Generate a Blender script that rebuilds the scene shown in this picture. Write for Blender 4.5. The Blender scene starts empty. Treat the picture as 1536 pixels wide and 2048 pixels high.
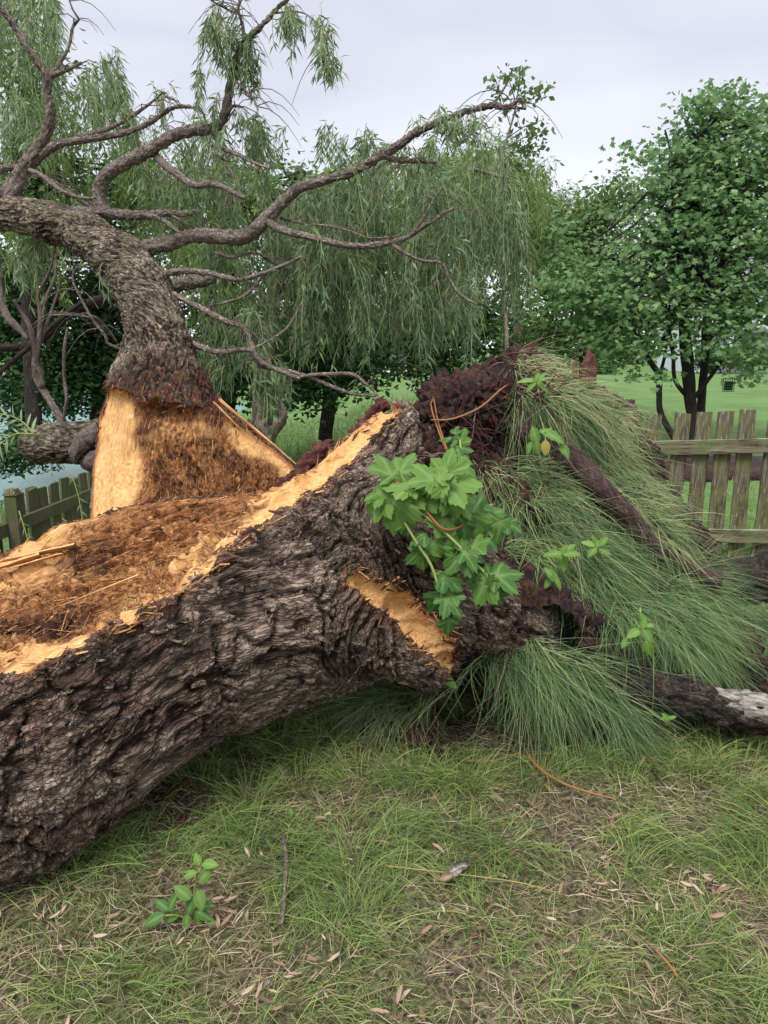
import bpy, math, random, time
import numpy as np
from mathutils import Vector
from mathutils.bvhtree import BVHTree
T0 = time.time()
rng = np.random.default_rng(7)
random.seed(7)
scene = bpy.context.scene
C = scene.collection

# ------------------------------------------------------------------ camera, sky, sun, exposure
PITCH = math.radians(12.3)
FPX = 1490.0
CAM = np.array([0.0, 0.0, 1.6])
cd = bpy.data.cameras.new('camera'); cam = bpy.data.objects.new('camera', cd); C.objects.link(cam)
cam.location = CAM; cam.rotation_euler = (math.radians(90) - PITCH, 0, 0)
cd.sensor_fit = 'VERTICAL'; cd.sensor_height = 24.0; cd.lens = 24.0 * FPX / 2048.0
cd.clip_start = 0.05; cd.clip_end = 2000
scene.camera = cam

SUN_ELEV, SUN_ROT = math.radians(58), math.radians(200)
w = bpy.data.worlds.new('World'); scene.world = w; w.use_nodes = True
nt = w.node_tree; nt.nodes.clear()
wo = nt.nodes.new('ShaderNodeOutputWorld'); bg = nt.nodes.new('ShaderNodeBackground')
sky = nt.nodes.new('ShaderNodeTexSky'); sky.sky_type = 'NISHITA'; sky.sun_disc = False
sky.sun_elevation = SUN_ELEV; sky.sun_rotation = SUN_ROT
tc = nt.nodes.new('ShaderNodeTexCoord'); sep = nt.nodes.new('ShaderNodeSeparateXYZ')
nt.links.new(tc.outputs['Generated'], sep.inputs[0])
ramp = nt.nodes.new('ShaderNodeValToRGB'); cr = ramp.color_ramp
cr.elements[0].position = 0.0; cr.elements[0].color = (0.70, 0.725, 0.755, 1)
cr.elements[1].position = 0.62; cr.elements[1].color = (0.56, 0.57, 0.61, 1)
e = cr.elements.new(0.17); e.color = (0.55, 0.565, 0.605, 1)
e = cr.elements.new(0.38); e.color = (0.37, 0.38, 0.43, 1)
e = cr.elements.new(0.95); e.color = (0.95, 0.96, 0.98, 1)
nz = nt.nodes.new('ShaderNodeTexNoise'); nz.inputs['Scale'].default_value = 1.6; nz.inputs['Detail'].default_value = 3
mp = nt.nodes.new('ShaderNodeMapping'); mp.inputs['Scale'].default_value = (1, 1, 3.0)
nt.links.new(tc.outputs['Generated'], mp.inputs[0]); nt.links.new(mp.outputs[0], nz.inputs['Vector'])
m1 = nt.nodes.new('ShaderNodeMath'); m1.operation = 'MULTIPLY_ADD'; m1.inputs[1].default_value = 0.50; m1.inputs[2].default_value = -0.25
nt.links.new(nz.outputs[0], m1.inputs[0])
m2 = nt.nodes.new('ShaderNodeMath'); m2.operation = 'ADD'
nt.links.new(sep.outputs['Z'], m2.inputs[0]); nt.links.new(m1.outputs[0], m2.inputs[1])
nt.links.new(m2.outputs[0], ramp.inputs[0])
sc_ = nt.nodes.new('ShaderNodeVectorMath'); sc_.operation = 'SCALE'; sc_.inputs['Scale'].default_value = 10.0
nt.links.new(ramp.outputs[0], sc_.inputs[0])
mx = nt.nodes.new('ShaderNodeMix'); mx.data_type = 'RGBA'; mx.inputs['Factor'].default_value = 0.93
nt.links.new(sky.outputs[0], mx.inputs['A']); nt.links.new(sc_.outputs[0], mx.inputs['B'])
bg.inputs['Strength'].default_value = 0.10
nt.links.new(mx.outputs['Result'], bg.inputs['Color']); nt.links.new(bg.outputs[0], wo.inputs[0])
w.cycles.sampling_method = 'MANUAL'; w.cycles.sample_map_resolution = 512

sd = bpy.data.lights.new('sun', 'SUN'); so = bpy.data.objects.new('sun', sd); C.objects.link(so)
sd.energy = 1.5; sd.angle = math.radians(22); sd.color = (1.0, 0.97, 0.93)
az = SUN_ROT
sdir = Vector((math.sin(az) * math.cos(SUN_ELEV), math.cos(az) * math.cos(SUN_ELEV), math.sin(SUN_ELEV)))
so.rotation_euler = sdir.to_track_quat('Z', 'Y').to_euler()

vs = scene.view_settings; vs.view_transform = 'Standard'; vs.look = 'None'; vs.exposure = 1.03; vs.gamma = 1; vs.use_curve_mapping = False
cy = scene.cycles; cy.max_bounces = 5; cy.diffuse_bounces = 3; cy.glossy_bounces = 2; cy.transmission_bounces = 2
cy.transparent_max_bounces = 4; cy.caustics_reflective = False; cy.caustics_refractive = False
cy.use_denoising = True

# ------------------------------------------------------------------ picture point at a distance -> point of the place
CT, ST = math.cos(PITCH), math.sin(PITCH)
def P(px, py, d):
    px = np.asarray(px, float); py = np.asarray(py, float); d = np.asarray(d, float)
    x = (px - 768) / FPX * d; y = -(py - 1024) / FPX * d
    return np.stack(np.broadcast_arrays(x, d * CT + y * ST, 1.6 - d * ST + y * CT), -1)
def PL(rows):
    a = np.array(rows, float); return P(a[:, 0], a[:, 1], a[:, 2])
RIGHT = np.array([1, 0, 0.]); FWD = np.array([0, CT, -ST]); UP = np.array([0, ST, CT])

# ------------------------------------------------------------------ noise
_perm = rng.permutation(256).astype(np.int64); _perm = np.concatenate([_perm, _perm, _perm])
_g = rng.normal(size=(256, 3)); _g /= np.linalg.norm(_g, axis=1)[:, None]; _g = _g.astype(np.float32) * 1.5
_cell = rng.uniform(.08, .92, (256, 3)).astype(np.float32); _rnd = rng.random(256).astype(np.float32)
def perlin(p):
    p = np.asarray(p, np.float32); i = np.floor(p); f = p - i; i = i.astype(np.int64) & 255
    u = f * f * f * (f * (f * 6 - 15) + 10); out = 0
    for dx in (0, 1):
        wx = u[:, 0] if dx else 1 - u[:, 0]
        for dy in (0, 1):
            wy = u[:, 1] if dy else 1 - u[:, 1]
            for dz in (0, 1):
                wz = u[:, 2] if dz else 1 - u[:, 2]
                h = _perm[_perm[_perm[(i[:, 0] + dx) & 255] + ((i[:, 1] + dy) & 255)] + ((i[:, 2] + dz) & 255)]
                g = _g[h]
                out = out + wx * wy * wz * (g[:, 0] * (f[:, 0] - dx) + g[:, 1] * (f[:, 1] - dy) + g[:, 2] * (f[:, 2] - dz))
    return out
def fbm(p, o=3, gain=.5):
    a = 1; s = 0; p = np.asarray(p, np.float32)
    for k in range(o):
        s = s + a * perlin(p * (2.03 ** k) + 17.3 * k); a *= gain
    return s
def vnoise(p, s=0):
    return np.stack([perlin(p + 31.7 + s), perlin(p + 77.1 + s), perlin(p + 123.9 + s)], 1)
def voronoi(p):
    """F1, F2, a random number per cell, offset from the cell point."""
    p = np.asarray(p, np.float32); i = np.floor(p).astype(np.int64); f = p - i; n = len(p)
    F1 = np.full(n, 9., np.float32); F2 = F1.copy(); R = np.zeros(n, np.float32); O = np.zeros((n, 3), np.float32)
    for dx in (-1, 0, 1):
        for dy in (-1, 0, 1):
            for dz in (-1, 0, 1):
                c = np.array([dx, dy, dz]); hh = _perm[_perm[_perm[(i[:, 0] + dx) & 255] + ((i[:, 1] + dy) & 255)] + ((i[:, 2] + dz) & 255)]
                o = c + _cell[hh] - f; d = np.sqrt((o * o).sum(1)); m = d < F1
                F2 = np.where(m, F1, np.minimum(F2, d)); F1 = np.where(m, d, F1); R = np.where(m, _rnd[hh], R); O[m] = -o[m]
    return F1, F2, R, O
def sstep(a, b, x):
    t = np.clip((x - a) / (b - a), 0, 1); return t * t * (3 - 2 * t)
def norm(v): return v / np.maximum(np.linalg.norm(v, axis=-1, keepdims=True), 1e-9)

# ------------------------------------------------------------------ mesh helpers
def mesh_np(name, verts, faces, mat=None, parent=None, attrs=None, smooth=False, mesh_only=False):
    """faces: one array or a list of arrays (n, k)."""
    if isinstance(faces, np.ndarray): faces = [faces]
    faces = [f for f in faces if len(f)]
    me = bpy.data.meshes.new(name)
    verts = np.ascontiguousarray(verts, np.float32)
    me.vertices.add(len(verts)); me.vertices.foreach_set('co', verts.ravel())
    nl = sum(f.size for f in faces); nf = sum(len(f) for f in faces)
    me.loops.add(nl); me.loops.foreach_set('vertex_index', np.concatenate([f.ravel() for f in faces]).astype(np.int32))
    me.polygons.add(nf)
    st = np.concatenate([np.full(len(f), f.shape[1]) for f in faces]); st = np.concatenate([[0], np.cumsum(st)[:-1]])
    me.polygons.foreach_set('loop_start', st.astype(np.int32))
    if attrs:
        for k, v in attrs.items():
            v = np.asarray(v, np.float32)
            if v.ndim == 1:
                a = me.attributes.new(k, 'FLOAT', 'POINT'); a.data.foreach_set('value', v)
            else:
                a = me.attributes.new(k, 'FLOAT_VECTOR', 'POINT'); a.data.foreach_set('vector', np.ascontiguousarray(v).ravel())
    me.update(calc_edges=True)
    me.polygons.foreach_set('use_smooth', np.full(nf, bool(smooth or (attrs and 'rnd' in attrs))))
    if mat: me.materials.append(mat)
    if mesh_only: return me
    o = bpy.data.objects.new(name, me); C.objects.link(o)
    if parent: o.parent = parent; o.matrix_parent_inverse = parent.matrix_basis.inverted()
    return o
def tag(o, label=None, cat=None, group=None, kind=None):
    if label: o['label'] = label
    if cat: o['category'] = cat
    if group: o['group'] = group
    if kind: o['kind'] = kind
    return o
def empty(name, loc, label, cat, group=None):
    o = bpy.data.objects.new(name, None); C.objects.link(o); o.location = Vector([float(c) for c in loc])
    o.empty_display_size = .1
    return tag(o, label, cat, group)
def vnormals(v, f):
    n = np.zeros_like(v)
    q = v[f]
    if f.shape[1] == 4: fn = np.cross(q[:, 2] - q[:, 0], q[:, 3] - q[:, 1])
    else: fn = np.cross(q[:, 1] - q[:, 0], q[:, 2] - q[:, 0])
    for k in range(3):
        acc = np.zeros(len(v))
        for j in range(f.shape[1]): acc += np.bincount(f[:, j], fn[:, k], len(v))
        n[:, k] = acc
    return norm(n)
def facing(v, f):
    c = v[f].mean(1); n = np.cross(v[f[:, 2]] - v[f[:, 0]], v[f[:, 3]] - v[f[:, 1]])
    return (norm(n) * norm(CAM - c)).sum(1) > -.25
def subdiv_front(v, f):
    m = facing(v, f); v2, f2 = subdiv(v, f[m]); return v2, np.concatenate([f2, f[~m]])
def subdiv(v, f, smooth=True):
    """split each quad in four."""
    e = np.concatenate([f[:, [0, 1]], f[:, [1, 2]], f[:, [2, 3]], f[:, [3, 0]]]); es = np.sort(e, 1)
    key = es[:, 0].astype(np.int64) * len(v) + es[:, 1]
    uq, inv = np.unique(key, return_inverse=True)
    a = uq // len(v); b = uq % len(v)
    em = (v[a] + v[b]) / 2; fc = v[f].mean(1); n = len(v); m = len(uq); F = len(f)
    ei = inv.reshape(4, F).T + n; ci = np.arange(F) + n + m
    nf = np.concatenate([np.stack([f[:, j], ei[:, j], ci, ei[:, (j + 3) % 4]], 1) for j in range(4)])
    return np.concatenate([v, em, fc]), nf

def surface_nets(fn, lo, hi, h, band=2.6):
    n = [int(math.ceil((hi[k] - lo[k]) / h)) + 1 for k in range(3)]
    ax = [lo[k] + h * np.arange(n[k]) for k in range(3)]
    k4 = 5; cax = [np.append(a[::k4], a[-1] + h * k4) for a in ax]; cn = [len(a) for a in cax]
    cg = np.stack(np.meshgrid(*cax, indexing='ij'), -1).reshape(-1, 3).astype(np.float32); cf = fn(cg).reshape(cn)
    F = cf
    for k in range(3): F = np.repeat(F, k4, axis=k)
    off = k4 // 2; F = F[:n[0], :n[1], :n[2]].copy()
    near = np.abs(F) < band * h * k4
    ii = np.argwhere(near); vals = np.empty(len(ii), np.float32)
    for i in range(0, len(ii), 400000):
        vals[i:i + 400000] = fn((np.array(lo) + ii[i:i + 400000] * h).astype(np.float32))
    F[tuple(ii.T)] = vals
    S = F < 0
    cnt = np.zeros([k - 1 for k in n], np.int8)
    for dx in (0, 1):
        for dy in (0, 1):
            for dz in (0, 1):
                cnt += S[dx:n[0] - 1 + dx, dy:n[1] - 1 + dy, dz:n[2] - 1 + dz]
    act = np.argwhere((cnt > 0) & (cnt < 8))
    idx = np.full(cnt.shape, -1, np.int64); idx[tuple(act.T)] = np.arange(len(act))
    pos = np.zeros((len(act), 3)); num = np.zeros(len(act))
    corners = [(a, b, c) for a in (0, 1) for b in (0, 1) for c in (0, 1)]
    for c0 in corners:
        for k in range(3):
            if c0[k]: continue
            c1 = list(c0); c1[k] = 1
            f0 = F[tuple((act + c0).T)]; f1 = F[tuple((act + c1).T)]
            m = (f0 < 0) != (f1 < 0); t = np.where(m, f0 / np.where(m, f0 - f1, 1), 0)
            p = np.tile(np.array(c0, float), (len(act), 1)); p[:, k] += t
            pos += p * m[:, None]; num += m
    pos = (pos / num[:, None] + act) * h + np.array(lo)
    quads = []
    for k in range(3):
        a, b = [(1, 2), (2, 0), (0, 1)][k]
        sl0 = [slice(1, n[j] - 1) for j in range(3)]; sl1 = list(sl0)
        sl0[k] = slice(0, n[k] - 1); sl1[k] = slice(1, n[k])
        s0 = S[tuple(sl0)]; s1 = S[tuple(sl1)]
        e = np.argwhere(s0 != s1); flip = s0[tuple(e.T)]
        off = np.ones(3, int); off[k] = 0; e = e + off
        da = np.zeros(3, int); da[a] = 1; db = np.zeros(3, int); db[b] = 1
        q = np.stack([idx[tuple((e - da - db).T)], idx[tuple((e - db).T)], idx[tuple(e.T)], idx[tuple((e - da).T)]], 1)
        q = np.where(flip[:, None], q, q[:, ::-1]); quads.append(q[(q >= 0).all(1)])
    return pos, np.concatenate(quads)

def spline(pts, n):
    """Catmull-Rom through rows of any width."""
    p = np.asarray(pts, float)
    if len(p) == 2: t = np.linspace(0, 1, n)[:, None]; return p[0] * (1 - t) + p[1] * t
    q = np.concatenate([[2 * p[0] - p[1]], p, [2 * p[-1] - p[-2]]])
    seg = np.r_[0, np.cumsum(np.linalg.norm(np.diff(p[:, :3], axis=0), axis=1))]
    s = np.linspace(0, seg[-1], n); i = np.clip(np.searchsorted(seg, s, 'right') - 1, 0, len(p) - 2)
    t = ((s - seg[i]) / np.maximum(seg[i + 1] - seg[i], 1e-9))[:, None]
    a, b, c, d = q[i], q[i + 1], q[i + 2], q[i + 3]
    return .5 * (2 * b + (c - a) * t + (2 * a - 5 * b + 4 * c - d) * t ** 2 + (3 * b - a - 3 * c + d) * t ** 3)

def tube_data(pts, rad, segs=8, step=.03, knob=.1, closed=True, seed=0, flute=0.0):
    pts = np.asarray(pts, float); rad = np.asarray(rad, float)
    L = np.linalg.norm(np.diff(pts, axis=0), axis=1).sum(); n = max(4, int(L / step))
    a = spline(np.c_[pts, rad], n); c = a[:, :3]; r = np.maximum(a[:, 3], .0008)
    t = norm(np.gradient(c, axis=0))
    u = np.cross(t[0], [0.3, .2, 1]); u = u / np.linalg.norm(u); us = [u]
    for k in range(1, n):
        u = us[-1] - t[k] * np.dot(us[-1], t[k]); us.append(u / np.linalg.norm(u))
    us = np.array(us); ws = np.cross(t, us)
    th = np.linspace(0, 2 * math.pi, segs, endpoint=False)
    s = np.r_[0, np.cumsum(np.linalg.norm(np.diff(c, axis=0), axis=1))]
    dirs = us[:, None] * np.cos(th)[None, :, None] + ws[:, None] * np.sin(th)[None, :, None]
    rr = np.broadcast_to(r[:, None], (n, segs)).copy()
    base = c[:, None] + dirs * rr[..., None]
    if knob:
        q = np.concatenate([(dirs * rr[..., None]).reshape(-1, 3)], 1)
        grain = q + (t * s[:, None])[:, None].repeat(segs, 1).reshape(-1, 3) * .25
        f = 1 + knob * fbm(base.reshape(-1, 3) * (.35 / max(r.mean(), .004)) + seed, 2)
        if flute: f += flute * (1 - np.abs(perlin(grain * (1.6 / max(r.mean(), .01)) + seed)) * 3)
        base = c[:, None] + dirs * (rr * f.reshape(n, segs))[..., None]
    else: grain = (dirs * rr[..., None] + (t * s[:, None])[:, None] * .25).reshape(-1, 3)
    v = base.reshape(-1, 3)
    i = np.arange(n - 1)[:, None] * segs; j = np.arange(segs)[None]; jn = (j + 1) % segs
    f = np.stack([i + j, i + jn, i + segs + jn, i + segs + j], -1).reshape(-1, 4)
    if closed:
        v = np.concatenate([v, [c[0] - t[0] * r[0] * .3, c[-1] + t[-1] * r[-1] * .5]])
        grain = np.concatenate([grain, grain[:1], grain[-1:]])
        k = np.arange(segs); kn = (k + 1) % segs; b = len(v) - 2
        tri = np.concatenate([np.stack([kn, k, np.full(segs, b)], 1), np.stack([(n - 1) * segs + k, (n - 1) * segs + kn, np.full(segs, b + 1)], 1)])
        return v, [f, tri], grain
    return v, [f], grain
def join(parts):
    """[(v, [faces...], {attrs})] -> one."""
    V = []; F = {}; A = {}; o = 0
    for v, fs, at in parts:
        V.append(v)
        for f in (fs if isinstance(fs, list) else [fs]): F.setdefault(f.shape[1], []).append(f + o)
        for k, x in at.items(): A.setdefault(k, []).append(x)
        o += len(v)
    return np.concatenate(V), [np.concatenate(x) for x in F.values()], {k: np.concatenate(x) for k, x in A.items()}
def tube(name, pts, rad, mat, parent=None, relief=0, rf=60, **kw):
    v, f, g = tube_data(pts, rad, **kw)
    hi_ = np.clip(.5 + .6 * fbm(g * 50, 2), 0, 1)
    if relief:
        n = vnormals(v, f[0]); q = g + .005 * vnoise(v * 20); a1, a2, ar, ao = voronoi(q * rf + len(bpy.data.objects)); e1 = sstep(0, .4, a2 - a1)
        hi_ = np.clip(e1 * (.5 + .35 * ar) + .4 * (1 - np.abs(perlin(q * rf * 1.4)) * 2.2), 0, 1); v = v + n * ((hi_ - .5) * relief)[:, None]
    return mesh_np(name, v, f, mat, parent, {'grain': g, 'high': hi_}, smooth=True)
def pxtube(rows):
    """rows (px, py, radius px, d) -> points, radii."""
    a = np.array(rows, float); return P(a[:, 0], a[:, 1], a[:, 3]), a[:, 2] * a[:, 3] / FPX
# ------------------------------------------------------------------ materials
class N:
    def __init__(s, name):
        s.m = bpy.data.materials.new(name); s.m.use_nodes = True; s.t = s.m.node_tree; s.t.nodes.clear()
        s.out = s.t.nodes.new('ShaderNodeOutputMaterial')
    def n(s, k, **kw):
        x = s.t.nodes.new('ShaderNode' + k)
        for a, b in kw.items():
            if a in x.inputs.keys(): s.put(x.inputs[a], b)
            else: setattr(x, a, b)
        return x
    def put(s, inp, v):
        if hasattr(v, 'is_linked') or hasattr(v, 'links'): s.t.links.new(v, inp)
        else: inp.default_value = v
    def attr(s, name, vec=False):
        a = s.n('Attribute', attribute_name=name); return a.outputs['Vector' if vec else 'Fac']
    def obj(s): return s.n('TexCoord').outputs['Object']
    def pos(s): return s.n('NewGeometry').outputs['Position']
    def noise(s, vec, scale, detail=4, rough=.55, dist=0, sv=None):
        if sv is not None:
            mp = s.n('Mapping'); s.put(mp.inputs['Vector'], vec); mp.inputs['Scale'].default_value = sv; vec = mp.outputs[0]
        x = s.n('TexNoise'); s.put(x.inputs['Vector'], vec); x.inputs['Scale'].default_value = scale
        x.inputs['Detail'].default_value = detail; x.inputs['Roughness'].default_value = rough; x.inputs['Distortion'].default_value = dist
        return x.outputs[0]
    def ramp(s, fac, stops, interp='LINEAR'):
        r = s.n('ValToRGB'); s.put(r.inputs[0], fac); c = r.color_ramp; c.interpolation = interp
        while len(c.elements) < len(stops): c.elements.new(.5)
        for el, (p, col) in zip(c.elements, stops):
            el.position = p; el.color = (*col, 1) if not isinstance(col, float) else (col, col, col, 1)
        return r.outputs[0]
    def mix(s, fac, a, b, mode='MIX'):
        x = s.n('Mix', data_type='RGBA', blend_type=mode); s.put(x.inputs['Factor'], fac)
        for k, v in (('A', a), ('B', b)): s.put(x.inputs[k], (*v, 1) if isinstance(v, tuple) and len(v) == 3 else v)
        return x.outputs['Result']
    def math(s, op, a, b=0.0, c=0.0, clamp=False):
        x = s.n('Math', operation=op, use_clamp=clamp); s.put(x.inputs[0], a); s.put(x.inputs[1], b); s.put(x.inputs[2], c)
        return x.outputs[0]
    def bump(s, h, strength, dist):
        b = s.n('Bump'); s.put(b.inputs['Height'], h); b.inputs['Strength'].default_value = strength; b.inputs['Distance'].default_value = dist
        return b.outputs[0]
    def pbr(s, col, rough=.85, normal=None, spec=.25, sheen=0):
        b = s.n('BsdfPrincipled'); s.put(b.inputs['Base Color'], (*col, 1) if isinstance(col, tuple) else col)
        s.put(b.inputs['Roughness'], rough); b.inputs['Specular IOR Level'].default_value = spec
        if normal is not None: s.put(b.inputs['Normal'], normal)
        s.t.links.new(b.outputs[0], s.out.inputs[0]); return s.m
    def leaf(s, col, trans=.35, rough=.5, spec=.4, tcol=None, normal=None):
        b = s.n('BsdfPrincipled'); s.put(b.inputs['Base Color'], (*col, 1) if isinstance(col, tuple) else col)
        s.put(b.inputs['Roughness'], rough); b.inputs['Specular IOR Level'].default_value = spec
        if normal is not None: s.put(b.inputs['Normal'], normal)
        t = s.n('BsdfTranslucent'); s.put(t.inputs[0], (*(tcol or col), 1) if isinstance(tcol or col, tuple) else (tcol or col))
        x = s.n('MixShader'); s.put(x.inputs[0], trans); s.t.links.new(b.outputs[0], x.inputs[1]); s.t.links.new(t.outputs[0], x.inputs[2])
        s.t.links.new(x.outputs[0], s.out.inputs[0]); return s.m

def bark_mat(name, c0, c1, c2, scale=1.0, moss=None, bumpd=.006, wet=None, high=False):
    k = N(name); g = k.attr('grain', True)
    a = k.noise(g, 30 * scale, 7, .72, .4); b = k.noise(k.pos(), 3.1, 4); c = k.noise(g, 120 * scale, 5, .75)
    big_ = k.noise(k.pos(), 4.5, 3); fac = k.math('MULTIPLY_ADD', k.attr('high'), .40, k.math('MULTIPLY_ADD', a, .75, k.math('MULTIPLY_ADD', big_, .45, -.36))) if high else a
    col = k.ramp(fac, [(.3, c0), (.5, c1), (.72, c2)])
    col = k.mix(k.ramp(b, [(.35, 0.0), (.65, 1.0)]), col, k.mix(1.0, col, (.80, .74, .73), 'MULTIPLY'))
    vo = k.n('TexVoronoi', feature='DISTANCE_TO_EDGE'); wq = k.n('VectorMath', operation='ADD'); sc = k.n('VectorMath', operation='SCALE'); nv = k.n('TexNoise'); k.put(nv.inputs['Vector'], g); nv.inputs['Scale'].default_value = 40 * scale; nv.inputs['Detail'].default_value = 3
    k.put(sc.inputs[0], nv.outputs['Color']); sc.inputs['Scale'].default_value = .05 / scale; k.put(wq.inputs[0], g); k.put(wq.inputs[1], sc.outputs[0]); k.put(vo.inputs['Vector'], wq.outputs[0]); vo.inputs['Scale'].default_value = 62 * scale
    crack = k.ramp(vo.outputs['Distance'], [(0.0, 0.0), (.16, 1.0)])
    col = k.mix(k.math('MULTIPLY', k.math('SUBTRACT', 1.0, crack), .7), col, k.mix(1.0, col, (.30, .24, .21), 'MULTIPLY'))
    if moss: col = k.mix(k.ramp(k.noise(k.pos(), 5, 4), [(.5, 0.0), (.68, .35)]), col, moss)
    if wet:  # brown-black soaked area, orange dust
        col = k.mix(k.attr('wet'), col, k.mix(1.0, col, (.46, .37, .37), 'MULTIPLY'))
        col = k.mix(k.attr('rust'), col, k.ramp(c, [(.3, (.16, .055, .02)), (.7, (.42, .19, .06))]))
    return k.pbr(col, .85, k.bump(k.math('MULTIPLY_ADD', crack, .8, k.math('MULTIPLY_ADD', c, .6, a)), 1.0, bumpd * 1.3), .2)

M = {}
M['bark_log'] = bark_mat('log_bark', (.04, .026, .018), (.27, .20, .155), (.57, .46, .37), 1.0, (.13, .125, .09), .010, (.035, .025, .026), True)
M['bark_trunk'] = bark_mat('trunk_bark', (.045, .034, .024), (.28, .235, .175), (.56, .50, .39), 1.2, (.27, .27, .17), .008, (.05, .030, .033), True)
M['bark_branch'] = bark_mat('branch_bark', (.10, .08, .068), (.36, .305, .265), (.60, .53, .47), 2.0, (.24, .24, .15), .007)
M['bark_dark'] = bark_mat('old_bark', (.014, .010, .010), (.05, .038, .035), (.15, .115, .10), 1.4, (.06, .07, .04), .006)
M['bark_dead'] = bark_mat('dead_bark', (.10, .08, .068), (.23, .185, .16), (.40, .33, .29), 2.0, None, .003)
M['root'] = bark_mat('smooth_root', (.03, .019, .019), (.075, .048, .046), (.15, .10, .095), .7, None, .002)
M['bark_maple'] = bark_mat('maple_bark', (.02, .018, .017), (.045, .04, .038), (.1, .09, .085), 2.0, None, .003)

k = N('split_wood'); g = k.attr('grain', True)
a = k.noise(g, 60, 8, .74, .6, (1, 1, 1)); b = k.noise(g, 14, 5, .6, .8); c = k.noise(k.pos(), 7, 4)
sap = k.ramp(a, [(.28, (.33, .13, .04)), (.40, (.60, .31, .11)), (.50, (.76, .44, .18)), (.68, (.85, .57, .28))])
rot = k.ramp(a, [(.32, (.05, .021, .011)), (.42, (.20, .085, .033)), (.52, (.47, .225, .085)), (.68, (.72, .44, .21))])
rot = k.mix(k.ramp(c, [(.42, 0.0), (.62, .75)]), rot, k.mix(1.0, rot, (.62, .45, .40), 'MULTIPLY'))
rot = k.mix(k.ramp(b, [(.3, .7), (.42, 0.0)]), rot, (.06, .026, .018))
vw = k.n('TexVoronoi', feature='DISTANCE_TO_EDGE'); k.put(vw.inputs['Vector'], g); vw.inputs['Scale'].default_value = 70
ck = k.ramp(vw.outputs['Distance'], [(0, 0.0), (.10, 1.0)]); rot = k.mix(k.math('MULTIPLY', k.math('SUBTRACT', 1.0, ck), .75), rot, (.09, .036, .018)); fl = k.noise(g, 260, 3, .6)
rot = k.mix(k.ramp(fl, [(.35, .5), (.55, 0.0)]), rot, (.16, .07, .03)); sap = k.mix(k.ramp(fl, [(.38, .45), (.5, 0.0)]), sap, (.42, .20, .07))
col = k.mix(k.attr('sap'), rot, sap)
col = k.mix(k.attr('rim'), col, k.ramp(a, [(.3, (.16, .045, .018)), (.7, (.38, .14, .055))]))
col = k.mix(k.attr('stain'), col, (.045, .018, .016))
M['wood'] = k.pbr(col, .8, k.bump(k.math('MULTIPLY_ADD', b, .8, k.math('MULTIPLY_ADD', fl, .5, a)), .9, .008), .15)

k = N('mound_soil'); p = k.pos()
a = k.noise(p, 34, 6, .7); b = k.noise(p, 5, 4); c = k.noise(p, 120, 3, .7)
col = k.ramp(a, [(.3, (.012, .007, .008)), (.5, (.035, .018, .018)), (.72, (.12, .06, .045))])
col = k.mix(k.ramp(b, [(.5, 0.0), (.66, .7)]), col, k.ramp(a, [(.35, (.045, .02, .013)), (.72, (.24, .105, .055))]))
M['soil'] = k.pbr(col, .75, k.bump(k.math('ADD', a, c), 1.0, .014), .3)

k = N('ground_soil'); p = k.pos()
a = k.noise(p, 60, 6, .7); b = k.noise(p, 2.2, 4); c = k.noise(p, .25, 3)
near = k.ramp(a, [(.36, (.025, .019, .013)), (.5, (.085, .066, .045)), (.66, (.26, .21, .15))])
near = k.mix(k.ramp(b, [(.4, 0.0), (.62, .75)]), near, k.ramp(a, [(.36, (.02, .03, .01)), (.62, (.09, .12, .035))]))
d_ = k.n('SeparateXYZ'); k.put(d_.inputs[0], p)
far = k.ramp(k.noise(p, 1.3, 5), [(.35, (.085, .165, .045)), (.65, (.14, .235, .075))])
far = k.mix(k.ramp(c, [(.4, 0.0), (.6, .5)]), far, (.17, .25, .10)); far = k.mix(k.ramp(k.noise(p, 26, 4, .7), [(.38, .5), (.58, 0.0)]), far, (.05, .11, .03))
f_ = k.math('MULTIPLY_ADD', d_.outputs[1], .5, -2.3, True)
M['ground'] = k.pbr(k.mix(f_, near, far), .95, k.bump(a, .7, .01), .1)

def grass_mat(name, stops, trans=.3, rough=.5):
    k = N(name); col = k.ramp(k.attr('rnd'), stops)
    return k.leaf(col, trans, max(rough, .55), .15)
M['grass'] = grass_mat('lawn_blades', [(0, (.11, .18, .06)), (.22, (.19, .285, .085)), (.42, (.29, .38, .115)), (.58, (.40, .46, .15)), (.72, (.42, .40, .18)), (.84, (.45, .36, .22)), (1, (.60, .50, .36))])
M['mound_grass'] = grass_mat('long_blades', [(0, (.09, .165, .07)), (.3, (.17, .27, .12)), (.6, (.26, .38, .16)), (.8, (.34, .41, .16)), (.92, (.50, .45, .26)), (1, (.58, .47, .32))])
M['straw'] = grass_mat('dry_blades', [(0, (.22, .15, .09)), (.5, (.42, .32, .21)), (1, (.58, .48, .34))], .2)
M['meadow'] = grass_mat('meadow_blades', [(0, (.13, .22, .08)), (.6, (.24, .34, .13)), (1, (.40, .42, .22))])
M['willow'] = grass_mat('willow_leaves', [(0, (.06, .11, .04)), (.35, (.12, .20, .085)), (.7, (.22, .32, .17)), (.9, (.38, .46, .32)), (1, (.38, .37, .10))], .35, .45)
M['willow_far'] = grass_mat('far_willow_leaves', [(0, (.07, .12, .03)), (.5, (.15, .23, .07)), (1, (.32, .39, .15))], .4)
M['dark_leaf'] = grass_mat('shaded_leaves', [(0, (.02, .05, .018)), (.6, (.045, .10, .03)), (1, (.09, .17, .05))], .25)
M['maple'] = grass_mat('maple_leaves', [(0, (.09, .18, .06)), (.5, (.17, .30, .12)), (.85, (.28, .42, .20)), (1, (.38, .46, .17))], .42, .45)
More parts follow.
